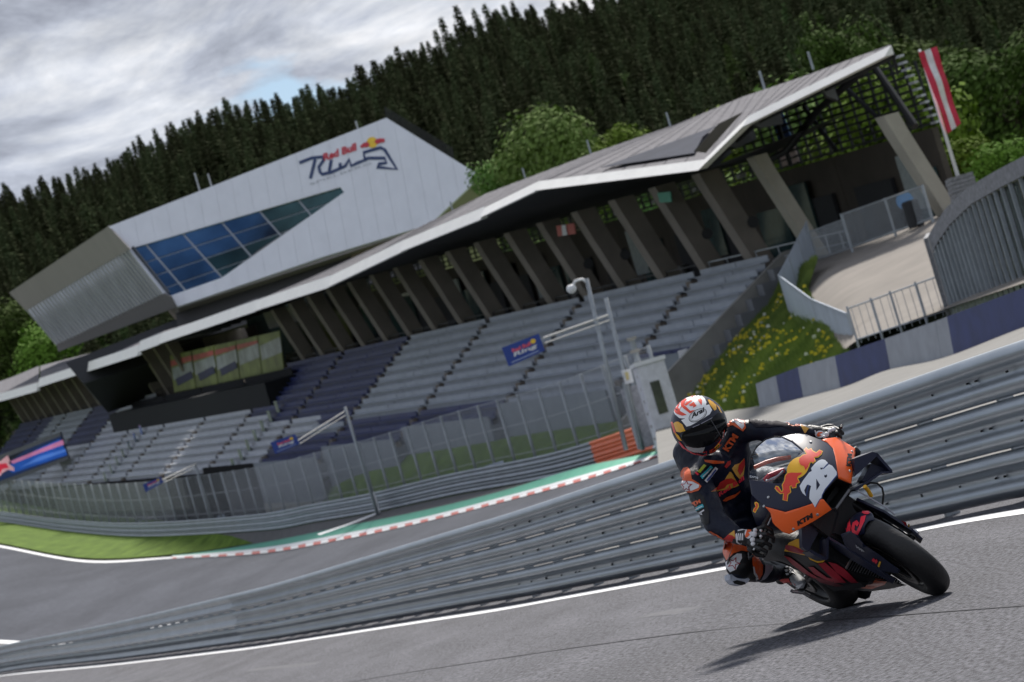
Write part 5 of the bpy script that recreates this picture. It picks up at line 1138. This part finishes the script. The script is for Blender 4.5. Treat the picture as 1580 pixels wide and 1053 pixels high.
for sg in (1, -1):
    b = MB(); b.tube(B(-.33, .10*sg, .92), B(-.36, .36*sg, .885), .016, n=10); b.build('handlebar', dk, bike)
    b = MB(); b.tube(B(-.35, .24*sg, .89), B(-.36, .385*sg, .883), .02, n=12); b.build('grip', rub, bike)
    b = MB(); b.path([B(-.33, .17*sg, .90), B(-.30, .24*sg, .895), B(-.305, .38*sg, .885)], .0055, 8); b.build('lever', alum, bike)
    b = MB(); b.path([B(-.36, .395*sg, .882), B(-.26, .44*sg, .885), B(-.24, .42*sg, .885)], .007, 8); b.build('lever_guard', dk, bike)
    b = MB(); b.tube(B(-.88, .15*sg, .43), B(-.88, .27*sg, .43), .014, n=10); b.build('footpeg', alum, bike)
b = MB(); b.path([BF(*z1((1050, 205)), -.3), BF(*z1((1085, 240)), -.3), BF(*z1((1075, 330)), -.3)], .022, 8); b.build('bar_end_cover', carbon, bike, smooth=True)
# ---------------- rider ----------------
def BP(x, y, f): return B(*invf(x, y, f))
rider = thing('person', 'rider in navy and orange racing leathers and a white-topped helmet hanging off the motorcycle', 'person', BP(1150, 790, -1.0))
J = dict(neck=(1094, 712, -.66, .062), chest=(1112, 732, -.80, .14), chest2=(1088, 735, -.80, .12), chest3=(1128, 712, -.80, .12), hump=(1068, 702, -.88, .105), abd=(1140, 772, -.92, .125), pel=(1165, 790, -1.08, .155),
         shR=(1074, 742, -.70, .078), shL=(1136, 668, -.68, .072), elR=(1105, 806, -.52, .066), faR=(1124, 821, -.46, .056), wrR=(1140, 828, -.41, .042),
         elL=(1200, 666, -.52, .054), uaL=(1168, 664, -.60, .058), wrL=(1252, 668, -.38, .036), hipR=(1158, 812, -1.02, .125), knR=(1143, 872, -.62, .082), thR=(1142, 846, -.80, .095), shinR=(1178, 883, -.78, .058), anR=(1206, 884, -.93, .045))
JP = {k: (BP(*v[:3]), v[3]) for k, v in J.items()}
JP['hipL'] = (B(-1.08, -.10, .88), .125); JP['knL'] = (B(-.66, -.24, .72), .075); JP['anL'] = (B(-.95, -.20, .46), .05)
def capsule(b, a, c, ra, rc, n=14):
    a, c = Vector(a), Vector(c); d = (c-a); L_ = d.length
    d = d/L_ if L_ > 1e-6 else Vector((0, 0, 1)); x = d.orthogonal().normalized(); y = d.cross(x); rings = []
    for k in range(5): t = pi/2*(k/4); rings.append((a-d*ra*cos(t), ra*sin(t)+1e-4))
    for k in range(5): t = pi/2*(k/4); rings.append((c+d*rc*sin(t), rc*cos(t)+1e-4))
    v0 = len(b.v)
    for p, r in rings: b.v += [p+(x*cos(2*pi*i/n)+y*sin(2*pi*i/n))*r for i in range(n)]
    for i in range(len(rings)-1): b.f += [(v0+i*n+j, v0+i*n+(j+1) % n, v0+(i+1)*n+(j+1) % n, v0+(i+1)*n+j) for j in range(n)]
    b.f += [tuple(v0+j for j in range(n))[::-1], tuple(v0+(len(rings)-1)*n+j for j in range(n))]; b.mi = [0]*len(b.f)
def remesh(b, voxel, smooth_it=5, nm='body', m=None, par=None):
    me = bpy.data.meshes.new('tmp'); me.from_pydata([tuple(v) for v in b.v], [], b.f); o = bpy.data.objects.new('tmp', me); link(o)
    r = o.modifiers.new('r', 'REMESH'); r.mode = 'VOXEL'; r.voxel_size = voxel; s_ = o.modifiers.new('s', 'SMOOTH'); s_.factor = .6; s_.iterations = smooth_it
    bpy.context.view_layer.update(); e = o.evaluated_get(bpy.context.evaluated_depsgraph_get()); m2 = bpy.data.meshes.new_from_object(e); bpy.data.objects.remove(o)
    vs = [v.co.copy() for v in m2.vertices]; fs = [tuple(p.vertices) for p in m2.polygons]; bpy.data.meshes.remove(m2)
    return mk(nm, vs, fs, m, par, True)
bb_ = MB()
for a, c in (('neck', 'chest'), ('chest', 'abd'), ('chest2', 'abd'), ('chest3', 'abd'), ('chest2', 'chest3'), ('hump', 'chest'), ('hump', 'chest2'), ('abd', 'pel'), ('shR', 'chest2'), ('shL', 'chest3'), ('shR', 'elR'), ('elR', 'faR'), ('faR', 'wrR'), ('shL', 'uaL'), ('uaL', 'elL'), ('elL', 'wrL'), ('pel', 'hipR'), ('hipR', 'thR'), ('thR', 'knR'), ('knR', 'shinR'), ('shinR', 'anR'), ('pel', 'hipL'), ('hipL', 'knL'), ('knL', 'anL'), ('hump', 'pel')):
    capsule(bb_, JP[a][0], JP[c][0], JP[a][1], JP[c][1])
suit = mat('suit_navy_leather', (.0045, .0075, .021), .5, 0, .3, 5, .3, 28, spec=.32)
body = remesh(bb_, .011, 5, 'body', suit, rider)
# soft folds in the leather
import mathutils
nv_ = len(body.data.vertices); co = np.empty(nv_*3); body.data.vertices.foreach_get('co', co); no = np.array([v.normal[:] for v in body.data.vertices]).reshape(-1, 3); co = co.reshape(-1, 3)
for i in range(nv_):
    p = Vector(co[i]); q = toB(p); w = mathutils.noise.noise(Vector((q.x*9, q.y*9, q.z*22)))*.010+mathutils.noise.noise(p*34)*.003; co[i] += no[i]*w
body.data.vertices.foreach_set('co', co.ravel()); body.data.update()
dB = draper(bvh_of([body]))
def z5(p): return (1030+p[0]/6.194, 680+p[1]/6.194)
def z6(p): return (1100+p[0]/7.18, 620+p[1]/7.18)
def z7(p): return (1100+p[0]/7.52, 780+p[1]/7.52)
so_m = mat('suit_orange', (.72, .11, .02), .42, 0, .12, 6, .2, 30); sw_m = mat('suit_white', (.66, .66, .68), .4, 0, .06, 6); sr_m = mat('suit_red', (.50, .025, .02), .45, 0, .1, 6); sg_m = mat('suit_gold', (.62, .33, .05), .45, 0, .1, 6); sc_m = mat('suit_cyan', (.03, .42, .50), .45, 0, .05, 6); sbk = mat('suit_black', (.004, .004, .005), .5, 0, .2, 10, spec=.35); sl_m = mat('suit_lavender_grey', (.36, .35, .42), .5, 0, .1, 8); sy_m = mat('suit_lime', (.45, .50, .05), .45, 0, .05, 6); srd = mat('suit_dark_red', (.35, .02, .03), .45, 0, .1, 6)
def sp(nm, poly, z, m, off=.002, th=0, par=None): return patch(nm, [z(p) for p in poly], dB, m, par or body, off, th, 3)
def star(c, r, rot=0, k=.45): return [(c[0]+(r if i % 2 == 0 else r*k)*cos(rot+i*pi/5), c[1]+(r if i % 2 == 0 else r*k)*sin(rot+i*pi/5)) for i in range(10)]
p_ = sp('shoulder_cup', [(130, 300), (155, 262), (195, 255), (220, 290), (235, 370), (300, 410), (325, 440), (300, 480), (240, 497), (160, 495), (120, 450), (108, 390), (130, 360)], z5, so_m, .006)
sp('shoulder_plate', [(125, 400), (150, 385), (240, 395), (305, 430), (300, 455), (240, 480), (150, 480), (122, 440)], z5, sw_m, .009); sp('star', star((188, 436), 58, -.3), z5, srd, .011); sp('star', star((188, 436), 38, -.3), z5, sw_m, .013)
sp('sleeve_panel', [(170, 520), (300, 500), (350, 540), (400, 680), (400, 790), (360, 810), (280, 690), (200, 580)], z5, sbk, .004)
decal_text('KTM', z5((222, 640)), (100/6.194, -42/6.194), (-12/6.194, -36/6.194), dB, .006, so_m, body, bold=.05)
sp('patch_cyan', [(245, 652), (338, 608), (350, 636), (265, 676)], z5, sc_m, .005); sp('patch_white_line', [(258, 660), (335, 625), (338, 632), (262, 668)], z5, sw_m, .007)
decal_text('motorex', z5((282, 706)), (72/6.194, -40/6.194), (-4/6.194, -18/6.194), dB, .005, sw_m, body, bold=.02) if False else sp('patch_white_line', [(282, 700), (350, 658), (354, 672), (292, 712)], z5, sw_m, .006)
sp('patch_lime', [(285, 300), (350, 225), (372, 238), (310, 312)], z5, sy_m, .005); sp('patch_red_x', [(262, 312), (275, 300), (300, 322), (288, 335)], z5, fluo, .006)
sp('patch_cyan', [(310, 342), (412, 235), (434, 255), (332, 372)], z5, sc_m, .005); sp('patch_white_line', [(330, 348), (412, 258), (418, 264), (338, 356)], z5, sw_m, .007)
sp('patch_white', [(353, 385), (455, 248), (482, 270), (376, 407)], z5, sw_m, .005); sp('patch_blue', [(372, 385), (455, 272), (468, 280), (384, 395)], z5, mat('suit_blue', (.03, .06, .25), .4), .007)
sp('chest_gold', [(412, 492), (460, 455), (520, 420), (560, 350), (590, 300), (606, 300), (640, 350), (692, 425), (640, 448), (560, 470), (480, 482)], z5, sg_m, .003)
sp('chest_bull', [(420, 488), (480, 440), (500, 400), (560, 365), (610, 360), (650, 385), (610, 410), (570, 420), (540, 455), (480, 470)], z5, sr_m, .005)
sp('chest_gold', [(614, 268), (640, 235), (690, 215), (732, 168), (738, 240), (725, 330), (690, 372), (652, 330)], z5, sg_m, .003); sp('chest_bull', [(680, 235), (732, 170), (736, 235), (715, 300), (690, 335), (668, 290)], z5, sr_m, .005)
decal_text('Red Bull', z5((495, 535)), (235/6.194, -160/6.194), (-8/6.194, -38/6.194), dB, .006, fluo, body, bold=.04)
sp('chest_orange_mark', [(525, 575), (560, 542), (650, 510), (692, 478), (692, 495), (640, 545), (560, 580)], z5, so_m, .004)
sp('zip', [(598, 262), (606, 260), (640, 340), (705, 450), (698, 456), (632, 346)], z5, sbk, .007)
decal_text('KTM', (1124, 698), (16, -24), (-9, -5.5), dB, .005, so_m, body, bold=.06)
sp('collar_orange', [(350, 185), (420, 188), (540, 200), (540, 218), (440, 222), (360, 205)], z5, so_m, .004); sp('collar_badge', [(540, 250), (570, 200), (600, 190), (600, 225), (560, 265)], z5, sr_m, .006)
sp('cuff_red', [(510, 965), (600, 882), (645, 870), (650, 915), (640, 965), (575, 990)], z5, sr_m, .004); sp('cuff_gold', [(585, 898), (640, 858), (648, 925), (620, 905)], z5, sg_m, .006)
sp('elbow_orange', [(396, 866), (420, 868), (455, 915), (480, 985), (450, 980), (410, 925)], z5, so_m, .004); sp('forearm_orange', [(470, 925), (490, 925), (505, 965), (560, 990), (630, 985), (560, 1005), (490, 985)], z5, so_m, .005)
# left shoulder and arm
sp('shoulder_cup', [(140, 190), (250, 158), (310, 162), (350, 215), (368, 290), (335, 332), (290, 302), (220, 262), (150, 275)], z6, so_m, .004); sp('shoulder_plate', [(195, 172), (300, 164), (335, 215), (352, 272), (325, 308), (240, 232), (195, 195)], z6, sw_m, .007)
for q in ([(215, 172), (240, 200), (290, 215), (325, 245), (345, 262), (320, 250), (285, 225), (235, 210)], [(285, 165), (305, 190), (328, 225), (310, 205)]): sp('star_stripe', q, z6, srd, .009)
sp('sleeve_letter', [(440, 195), (520, 205), (520, 218), (470, 215)], z6, sw_m, .004); sp('sleeve_letter', [(530, 208), (585, 215), (590, 240), (572, 225)], z6, sw_m, .004); sp('sleeve_letter', [(605, 225), (652, 228), (652, 248), (605, 248)], z6, mat('suit_cream', (.6, .52, .35), .5), .004)
sp('sleeve_panel', [(380, 175), (600, 190), (800, 240), (960, 262), (1000, 330), (900, 330), (760, 270), (620, 285), (470, 285), (420, 230)], z6, mat('suit_charcoal', (.020, .018, .025), .75, 0, .2, 8, spec=.15), .005)
sp('elbow_orange', [(805, 238), (850, 222), (930, 232), (975, 255), (1060, 300), (1040, 305), (960, 262), (880, 245)], z6, so_m, .006); sp('cuff_gold', [(975, 262), (1065, 300), (1022, 352), (990, 300)], z6, sg_m, .007)
# right leg
sp('thigh_orange', [(110, 455), (200, 435), (300, 455), (410, 490), (425, 545), (330, 530), (240, 560), (160, 640), (122, 560)], z7, so_m, .004)
sp('knee_black', [(160, 640), (240, 562), (340, 530), (430, 560), (470, 680), (510, 800), (470, 880), (400, 890), (300, 800), (170, 785), (150, 700)], z7, sbk, .003)
sp('knee_plate', [(155, 662), (280, 565), (332, 568), (338, 618), (270, 742), (205, 772), (162, 722)], z7, sw_m, .008); sp('star', star((245, 672), 78, -1.2, .4), z7, srd, .010); sp('star', star((245, 672), 52, -1.2, .4), z7, sw_m, .012)
sp('knee_orange', [(450, 570), (520, 600), (578, 700), (572, 800), (530, 862), (500, 800), (455, 690)], z7, so_m, .005)
sp('shin_guard', [(600, 688), (695, 700), (682, 752), (610, 845), (500, 892), (555, 860), (595, 780)], z7, sl_m, .008)
for q in ([(455, 712), (475, 712), (490, 780), (520, 820), (500, 840), (470, 790)], [(490, 845), (520, 830), (525, 850), (500, 868)]): sp('knee_lettering', q, z7, sw_m, .007)
# knee slider: a real puck
c = BP(*z7((315, 842)), -.66); b = MB()
pk = [BP(*z7(p), -.60) for p in ((195, 812), (232, 790), (335, 802), (402, 830), (428, 862), (400, 900), (330, 930), (250, 912), (205, 862))]
b.prism(pk, -Fv*.10); b.build('knee_slider', mat('slider_grey', (.42, .45, .52), .6, 0, .15, 12, .4, 60), rider)
b = MB(); b.prism([BP(*z7(p), -.595) for p in ((235, 882), (280, 868), (372, 890), (382, 915), (330, 928), (252, 908))], -Fv*.05); b.build('slider_wear', sbk, rider)
# boots
b = MB(); capsule(b, JP['anR'][0], BP(1228, 892, -.84), .048, .042); capsule(b, BP(1228, 892, -.84), BP(1237, 903, -.76), .042, .032); capsule(b, JP['anR'][0], BP(1190, 880, -.90), .05, .052); capsule(b, JP['anR'][0], BP(1205, 893, -.98), .04, .035)
boot = remesh(b, .008, 3, 'boot', sbk, rider); dK = draper(bvh_of([boot]))
def kp(nm, poly, m, off=.003): patch(nm, [z7(p) for p in poly], dK, m, boot, off, 0, 3)
kp('toe_cap', [(930, 800), (1000, 800), (1060, 850), (1078, 900), (1050, 960), (960, 965), (905, 885), (890, 835)], mat('boot_grey', (.30, .31, .33), .6, 0, .3, 60)); kp('boot_red', [(755, 855), (880, 850), (900, 892), (912, 960), (870, 950), (820, 905)], sr_m)
for q in ([(835, 712), (880, 708), (940, 735), (930, 745), (880, 722), (840, 725)], [(830, 750), (860, 740), (875, 765), (850, 775)], [(885, 765), (915, 765), (918, 785), (890, 790)], [(845, 790), (880, 785), (885, 808), (855, 812)], [(935, 950), (1040, 905), (1045, 915), (985, 980), (975, 965)]): kp('boot_mark', q, sw_m, .005)
b = MB(); b.path([BP(*z7((905, 985)), -.80), BP(*z7((925, 1000)), -.80), BP(*z7((1060, 1015)), -.78), BP(*z7((1120, 1050)), -.78)], .010, 8); b.build('toe_slider', alum, rider)
b = MB(); capsule(b, JP['anL'][0], B(-.80, -.22, .44), .05, .04); remesh(b, .01, 3, 'boot', sbk, rider)
# gloves: palm, four fingers and a thumb each
glv = mat('glove_black', (.010, .010, .011), .5, 0, .3, 30, .2, 80)
def hand(wr, palm, fingers, thumb, nm='glove'):
    b = MB(); w = BP(*wr[:3]); pc_ = BP(*palm[:3]); capsule(b, w, pc_, wr[3], palm[3])
    for fg_ in fingers:
        ps = [BP(*q) for q in fg_]; rr = [.0135, .0125, .0115, .0105]
        capsule(b, pc_.lerp(ps[0], .25), ps[0], .024, rr[0], 10)
        for i in range(len(ps)-1): capsule(b, ps[i], ps[i+1], rr[i], rr[i+1], 10)
    ps = [BP(*q) for q in thumb]; capsule(b, pc_, ps[0], .024, .015, 10)
    for i in range(len(ps)-1): capsule(b, ps[i], ps[i+1], .0145-.001*i, .0135-.001*i, 10)
    return remesh(b, .0042, 2, nm, glv, rider)
gRt = hand((1138, 828, -.42, .044), (1154, 829, -.37, .040),
           [[(1168, 817, -.315), (1180, 812, -.27), (1190, 818, -.27), (1192, 825, -.31)], [(1168, 825, -.31), (1182, 824, -.26), (1193, 830, -.265), (1193, 836, -.31)], [(1165, 834, -.31), (1178, 836, -.265), (1189, 842, -.27), (1188, 847, -.31)], [(1162, 842, -.32), (1173, 847, -.28), (1182, 851, -.28), (1181, 855, -.32)]],
           [(1158, 848, -.38), (1168, 856, -.37), (1178, 858, -.36)])
gLt = hand((1250, 666, -.40, .036), (1264, 668, -.37, .036),
           [[(1272, 677, -.31), (1279, 683, -.28), (1285, 688, -.30)], [(1277, 671, -.31), (1286, 676, -.27), (1291, 682, -.30)], [(1283, 665, -.31), (1291, 669, -.27), (1297, 675, -.30)], [(1288, 661, -.32), (1295, 664, -.28), (1300, 669, -.31)]],
           [(1268, 661, -.40), (1277, 658, -.40), (1285, 658, -.38)])
dR, dL_ = draper(bvh_of([gRt])), draper(bvh_of([gLt]))
def gp(nm, poly, z, d, m, par, off=.002): patch(nm, [z(p) for p in poly], d, m, par, off, 0, 2)
for k in range(4): gp('wrist_stripe', [(268+k*24, 330), (280+k*24, 322), (300+k*17, 400), (288+k*17, 408)], z7, dR, sw_m, gRt)
gp('wrist_edge', [(275, 290), (380, 270), (382, 282), (278, 304)], z7, dR, sw_m, gRt); gp('wrist_edge', [(258, 330), (268, 330), (290, 425), (330, 455), (322, 462), (272, 430)], z7, dR, sw_m, gRt)
gp('round_badge', [(412+44*cos(t), 328+58*sin(t)) for t in [i*pi/10 for i in range(20)]], z7, dR, sw_m, gRt, .003); gp('badge_mark', [(375, 350), (395, 290), (440, 280), (450, 300), (410, 320), (432, 340), (400, 370), (380, 372)], z7, dR, so_m, gRt, .005)
for i in range(3): gp('wrist_dash', [(310+i*38, 232+i*5), (334+i*38, 232+i*5), (328+i*38, 250+i*5), (306+i*38, 248+i*5)], z7, dR, sw_m, gRt)
def knob(x, y, z, d, par, r): c = d(*z((x, y)), .002); n_ = (d(*z((x, y)), .02)-c).normalized(); MB().path([c-n_*.004, c+n_*.004, c+n_*.009], [r, r*.95, r*.4], 10).build('knuckle_guard', sw_m, par, smooth=True)
for x, y, r in ((492, 288, .012), (480, 335, .017), (462, 400, .015), (466, 448, .013), (557, 288, .0085), (552, 366, .0085)): knob(x, y, z7, dR, gRt, r)
for k in range(3): gp('wrist_stripe', [(1062+k*30, 318), (1078+k*30, 318), (1120+k*16, 365), (1105+k*16, 372)], z6, dL_, sw_m, gLt)
gp('round_badge', [(1185+52*cos(t), 362+40*sin(t)) for t in [i*pi/10 for i in range(20)]], z6, dL_, sw_m, gLt, .003); gp('badge_mark', [(1150, 365), (1170, 340), (1215, 338), (1215, 352), (1180, 362), (1205, 378), (1165, 388)], z6, dL_, so_m, gLt, .005)
for x, y, r in ((1260, 368, .016), (1300, 325, .013), (1335, 312, .013), (1235, 392, .010)): knob(x, y, z6, dL_, gLt, r)
# ---------------- helmet ----------------
hc = BP(1079, 657, -.52); hy = -.06; HF = (CAM-hc).normalized(); HF = (HF+Vector((.16, 0, -.18))).normalized(); HU = (Vector((-.02, 0, 1))-HF*HF.z).normalized(); HR = HU.cross(HF).normalized()
vs, fs = [], []; nu, nvv = 56, 36
for i in range(nvv+1):
    th = pi*i/nvv
    for j in range(nu):
        ph = 2*pi*j/nu; x, y, z = sin(th)*sin(ph), sin(th)*cos(ph), cos(th)
        X, Y, Z = .149*x, .160*y, .162*z
        if z < 0: Y += .030*max(0, y)*(-z)**.7*1.2; X *= 1-.16*(-z)**1.5; Z = max(Z, -.150-.02*max(0, y))
        if y < 0: Y *= 1.08
        vs.append(hc+HR*X+HF*Y+HU*Z)
fs = [(i*nu+j, i*nu+(j+1) % nu, (i+1)*nu+(j+1) % nu, (i+1)*nu+j) for i in range(nvv) for j in range(nu)]
hm = mat('helmet_navy', (.008, .010, .026), .38, 0, .05, 6, coat=.15, spec=.35); helmet = mk('helmet', vs, [f for f in fs if len(set(f)) == 4], hm, rider, True)
dH = draper(bvh_of([helmet]))
def z8(p): return (1020+p[0]/8.775, 600+p[1]/8.775)
hw = mat('helmet_white', (.88, .88, .88), .3, 0, .03, 6, coat=.2); ho = mat('helmet_coral', (.85, .07, .025), .3, 0, .05, 6, coat=.2); hyel = mat('helmet_yellow', (.85, .42, .01), .2, 0, .06, 6, coat=.6); vis = mat('visor_black', (.003, .003, .004), .10, 0, .1, 6, spec=.22)
def hp(nm, poly, m, off=.002, th=0, ml=2.5): return patch(nm, [z8(p) for p in poly], dH, m, helmet, off, th, ml)
hp('crown_white', [(168, 300), (170, 230), (215, 170), (270, 120), (350, 85), (450, 72), (530, 85), (590, 130), (615, 185), (606, 225), (650, 215), (690, 290), (660, 345), (540, 425), (400, 500), (345, 515), (272, 425), (330, 405), (250, 400), (190, 350)], hw, .0015)
hp('crown_shape', [(182, 300), (205, 218), (238, 262), (262, 305), (350, 355), (290, 368), (220, 345), (190, 320)], ho, .003); hp('crown_shape', [(268, 225), (272, 175), (330, 135), (350, 145), (300, 215), (345, 250), (395, 300), (460, 290), (395, 338), (300, 265)], ho, .003)
hp('crown_shape', [(310, 222), (405, 150), (425, 165), (345, 232)], ho, .003); hp('crown_shape', [(375, 225), (440, 178), (482, 235), (430, 262), (440, 235), (400, 240)], ho, .003); hp('crown_shape', [(478, 115), (530, 120), (555, 160), (548, 228), (520, 190), (492, 150)], ho, .003); hp('crown_shape', [(395, 118), (430, 90), (470, 92), (425, 120)], ho, .003)
hp('crown_shape', [(240, 150), (300, 100), (330, 92), (262, 160)], ho, .003); hp('crown_shape', [(200, 200), (250, 165), (262, 185), (235, 250), (215, 235)], ho, .003); hp('crown_mark', [(196, 268), (228, 285), (225, 296), (200, 282)], blk, .0045); hp('crown_mark', [(470, 88), (485, 100), (495, 112), (478, 108)], blk, .0045)
def ell(cx_, cy_, a, b_, rot, n=36): return [(cx_+a*cos(t)*cos(rot)-b_*sin(t)*sin(rot), cy_+a*cos(t)*sin(rot)+b_*sin(t)*cos(rot)) for t in [2*pi*i/n for i in range(n)]]
for k, (a, b_, m) in enumerate(((132, 76, blk), (122, 68, hw), (112, 59, blk), (107, 55, hw))): hp('badge_ring', ell(497, 362, a, b_, -.52), m, .003+.0012*k)
decal_text('Arai', z8((412, 412)), (168/8.775, -92/8.775), (2/8.775, -72/8.775), dH, .0082, blk, helmet, 'lettering', .045, 2)
hp('cheek_yellow', [(168, 470), (200, 448), (235, 446), (290, 485), (330, 572), (262, 592), (205, 582)], hyel); hp('cheek_coral', [(128, 442), (162, 455), (200, 590), (232, 640), (275, 705), (225, 675), (165, 570)], ho, .0022); hp('cheek_yellow', [(185, 588), (240, 630), (285, 705), (255, 700), (215, 655)], hyel, .0035)
hp('side_yellow', [(630, 150), (655, 150), (700, 180), (745, 222), (750, 280), (722, 298), (660, 220)], hyel); hp('side_yellow', [(745, 215), (785, 250), (828, 335), (800, 320)], hyel, .003)
visor = hp('visor', [(272, 640), (300, 592), (345, 560), (430, 522), (560, 462), (700, 385), (770, 325), (800, 325), (845, 385), (885, 480), (896, 545), (850, 620), (760, 700), (640, 765), (530, 795), (430, 793), (345, 762), (285, 695)], vis, .006, .006)
hp('visor_tearoff_line', [(655, 402), (662, 398), (740, 530), (805, 640), (798, 645), (732, 535)], mat('tearoff_grey', (.06, .06, .065), .3), .0075); hp('visor_lettering', [(430, 520), (520, 482), (522, 488), (432, 527)], sl_m, .0075); hp('visor_lettering', [(540, 472), (690, 392), (692, 398), (542, 479)], sl_m, .0075)
hp('chin_vent_grey', [(322, 755), (345, 775), (430, 797), (500, 802), (596, 790), (562, 862), (450, 858), (365, 828)], mat('helmet_grey', (.42, .41, .41), .3), .004); hp('rim_red', [(238, 708), (262, 722), (330, 800), (440, 868), (560, 895), (632, 900), (630, 914), (500, 912), (380, 872), (285, 790)], fluo, .004)
hp('chin_bull', [(648, 848), (665, 858), (700, 850), (745, 800), (790, 770), (840, 745), (868, 690), (888, 735), (850, 800), (800, 850), (730, 868), (672, 895)], ho, .003); hp('chin_sun', ell(790, 805, 52, 34, -.6, 20), hyel, .0045)
for k, (a, b_, m) in enumerate(((48, 88, blk), (42, 80, hw), (33, 66, blk), (26, 54, hw), (17, 40, blk))): hp('side_ring', ell(925, 632, a, b_, .05, 24), m, .003+.0012*k)
hp('hinge', [(845, 600), (895, 575), (905, 600), (860, 632)], hw, .006); hp('strap_red', [(905, 560), (916, 565), (920, 700), (908, 715)], ho, .010)
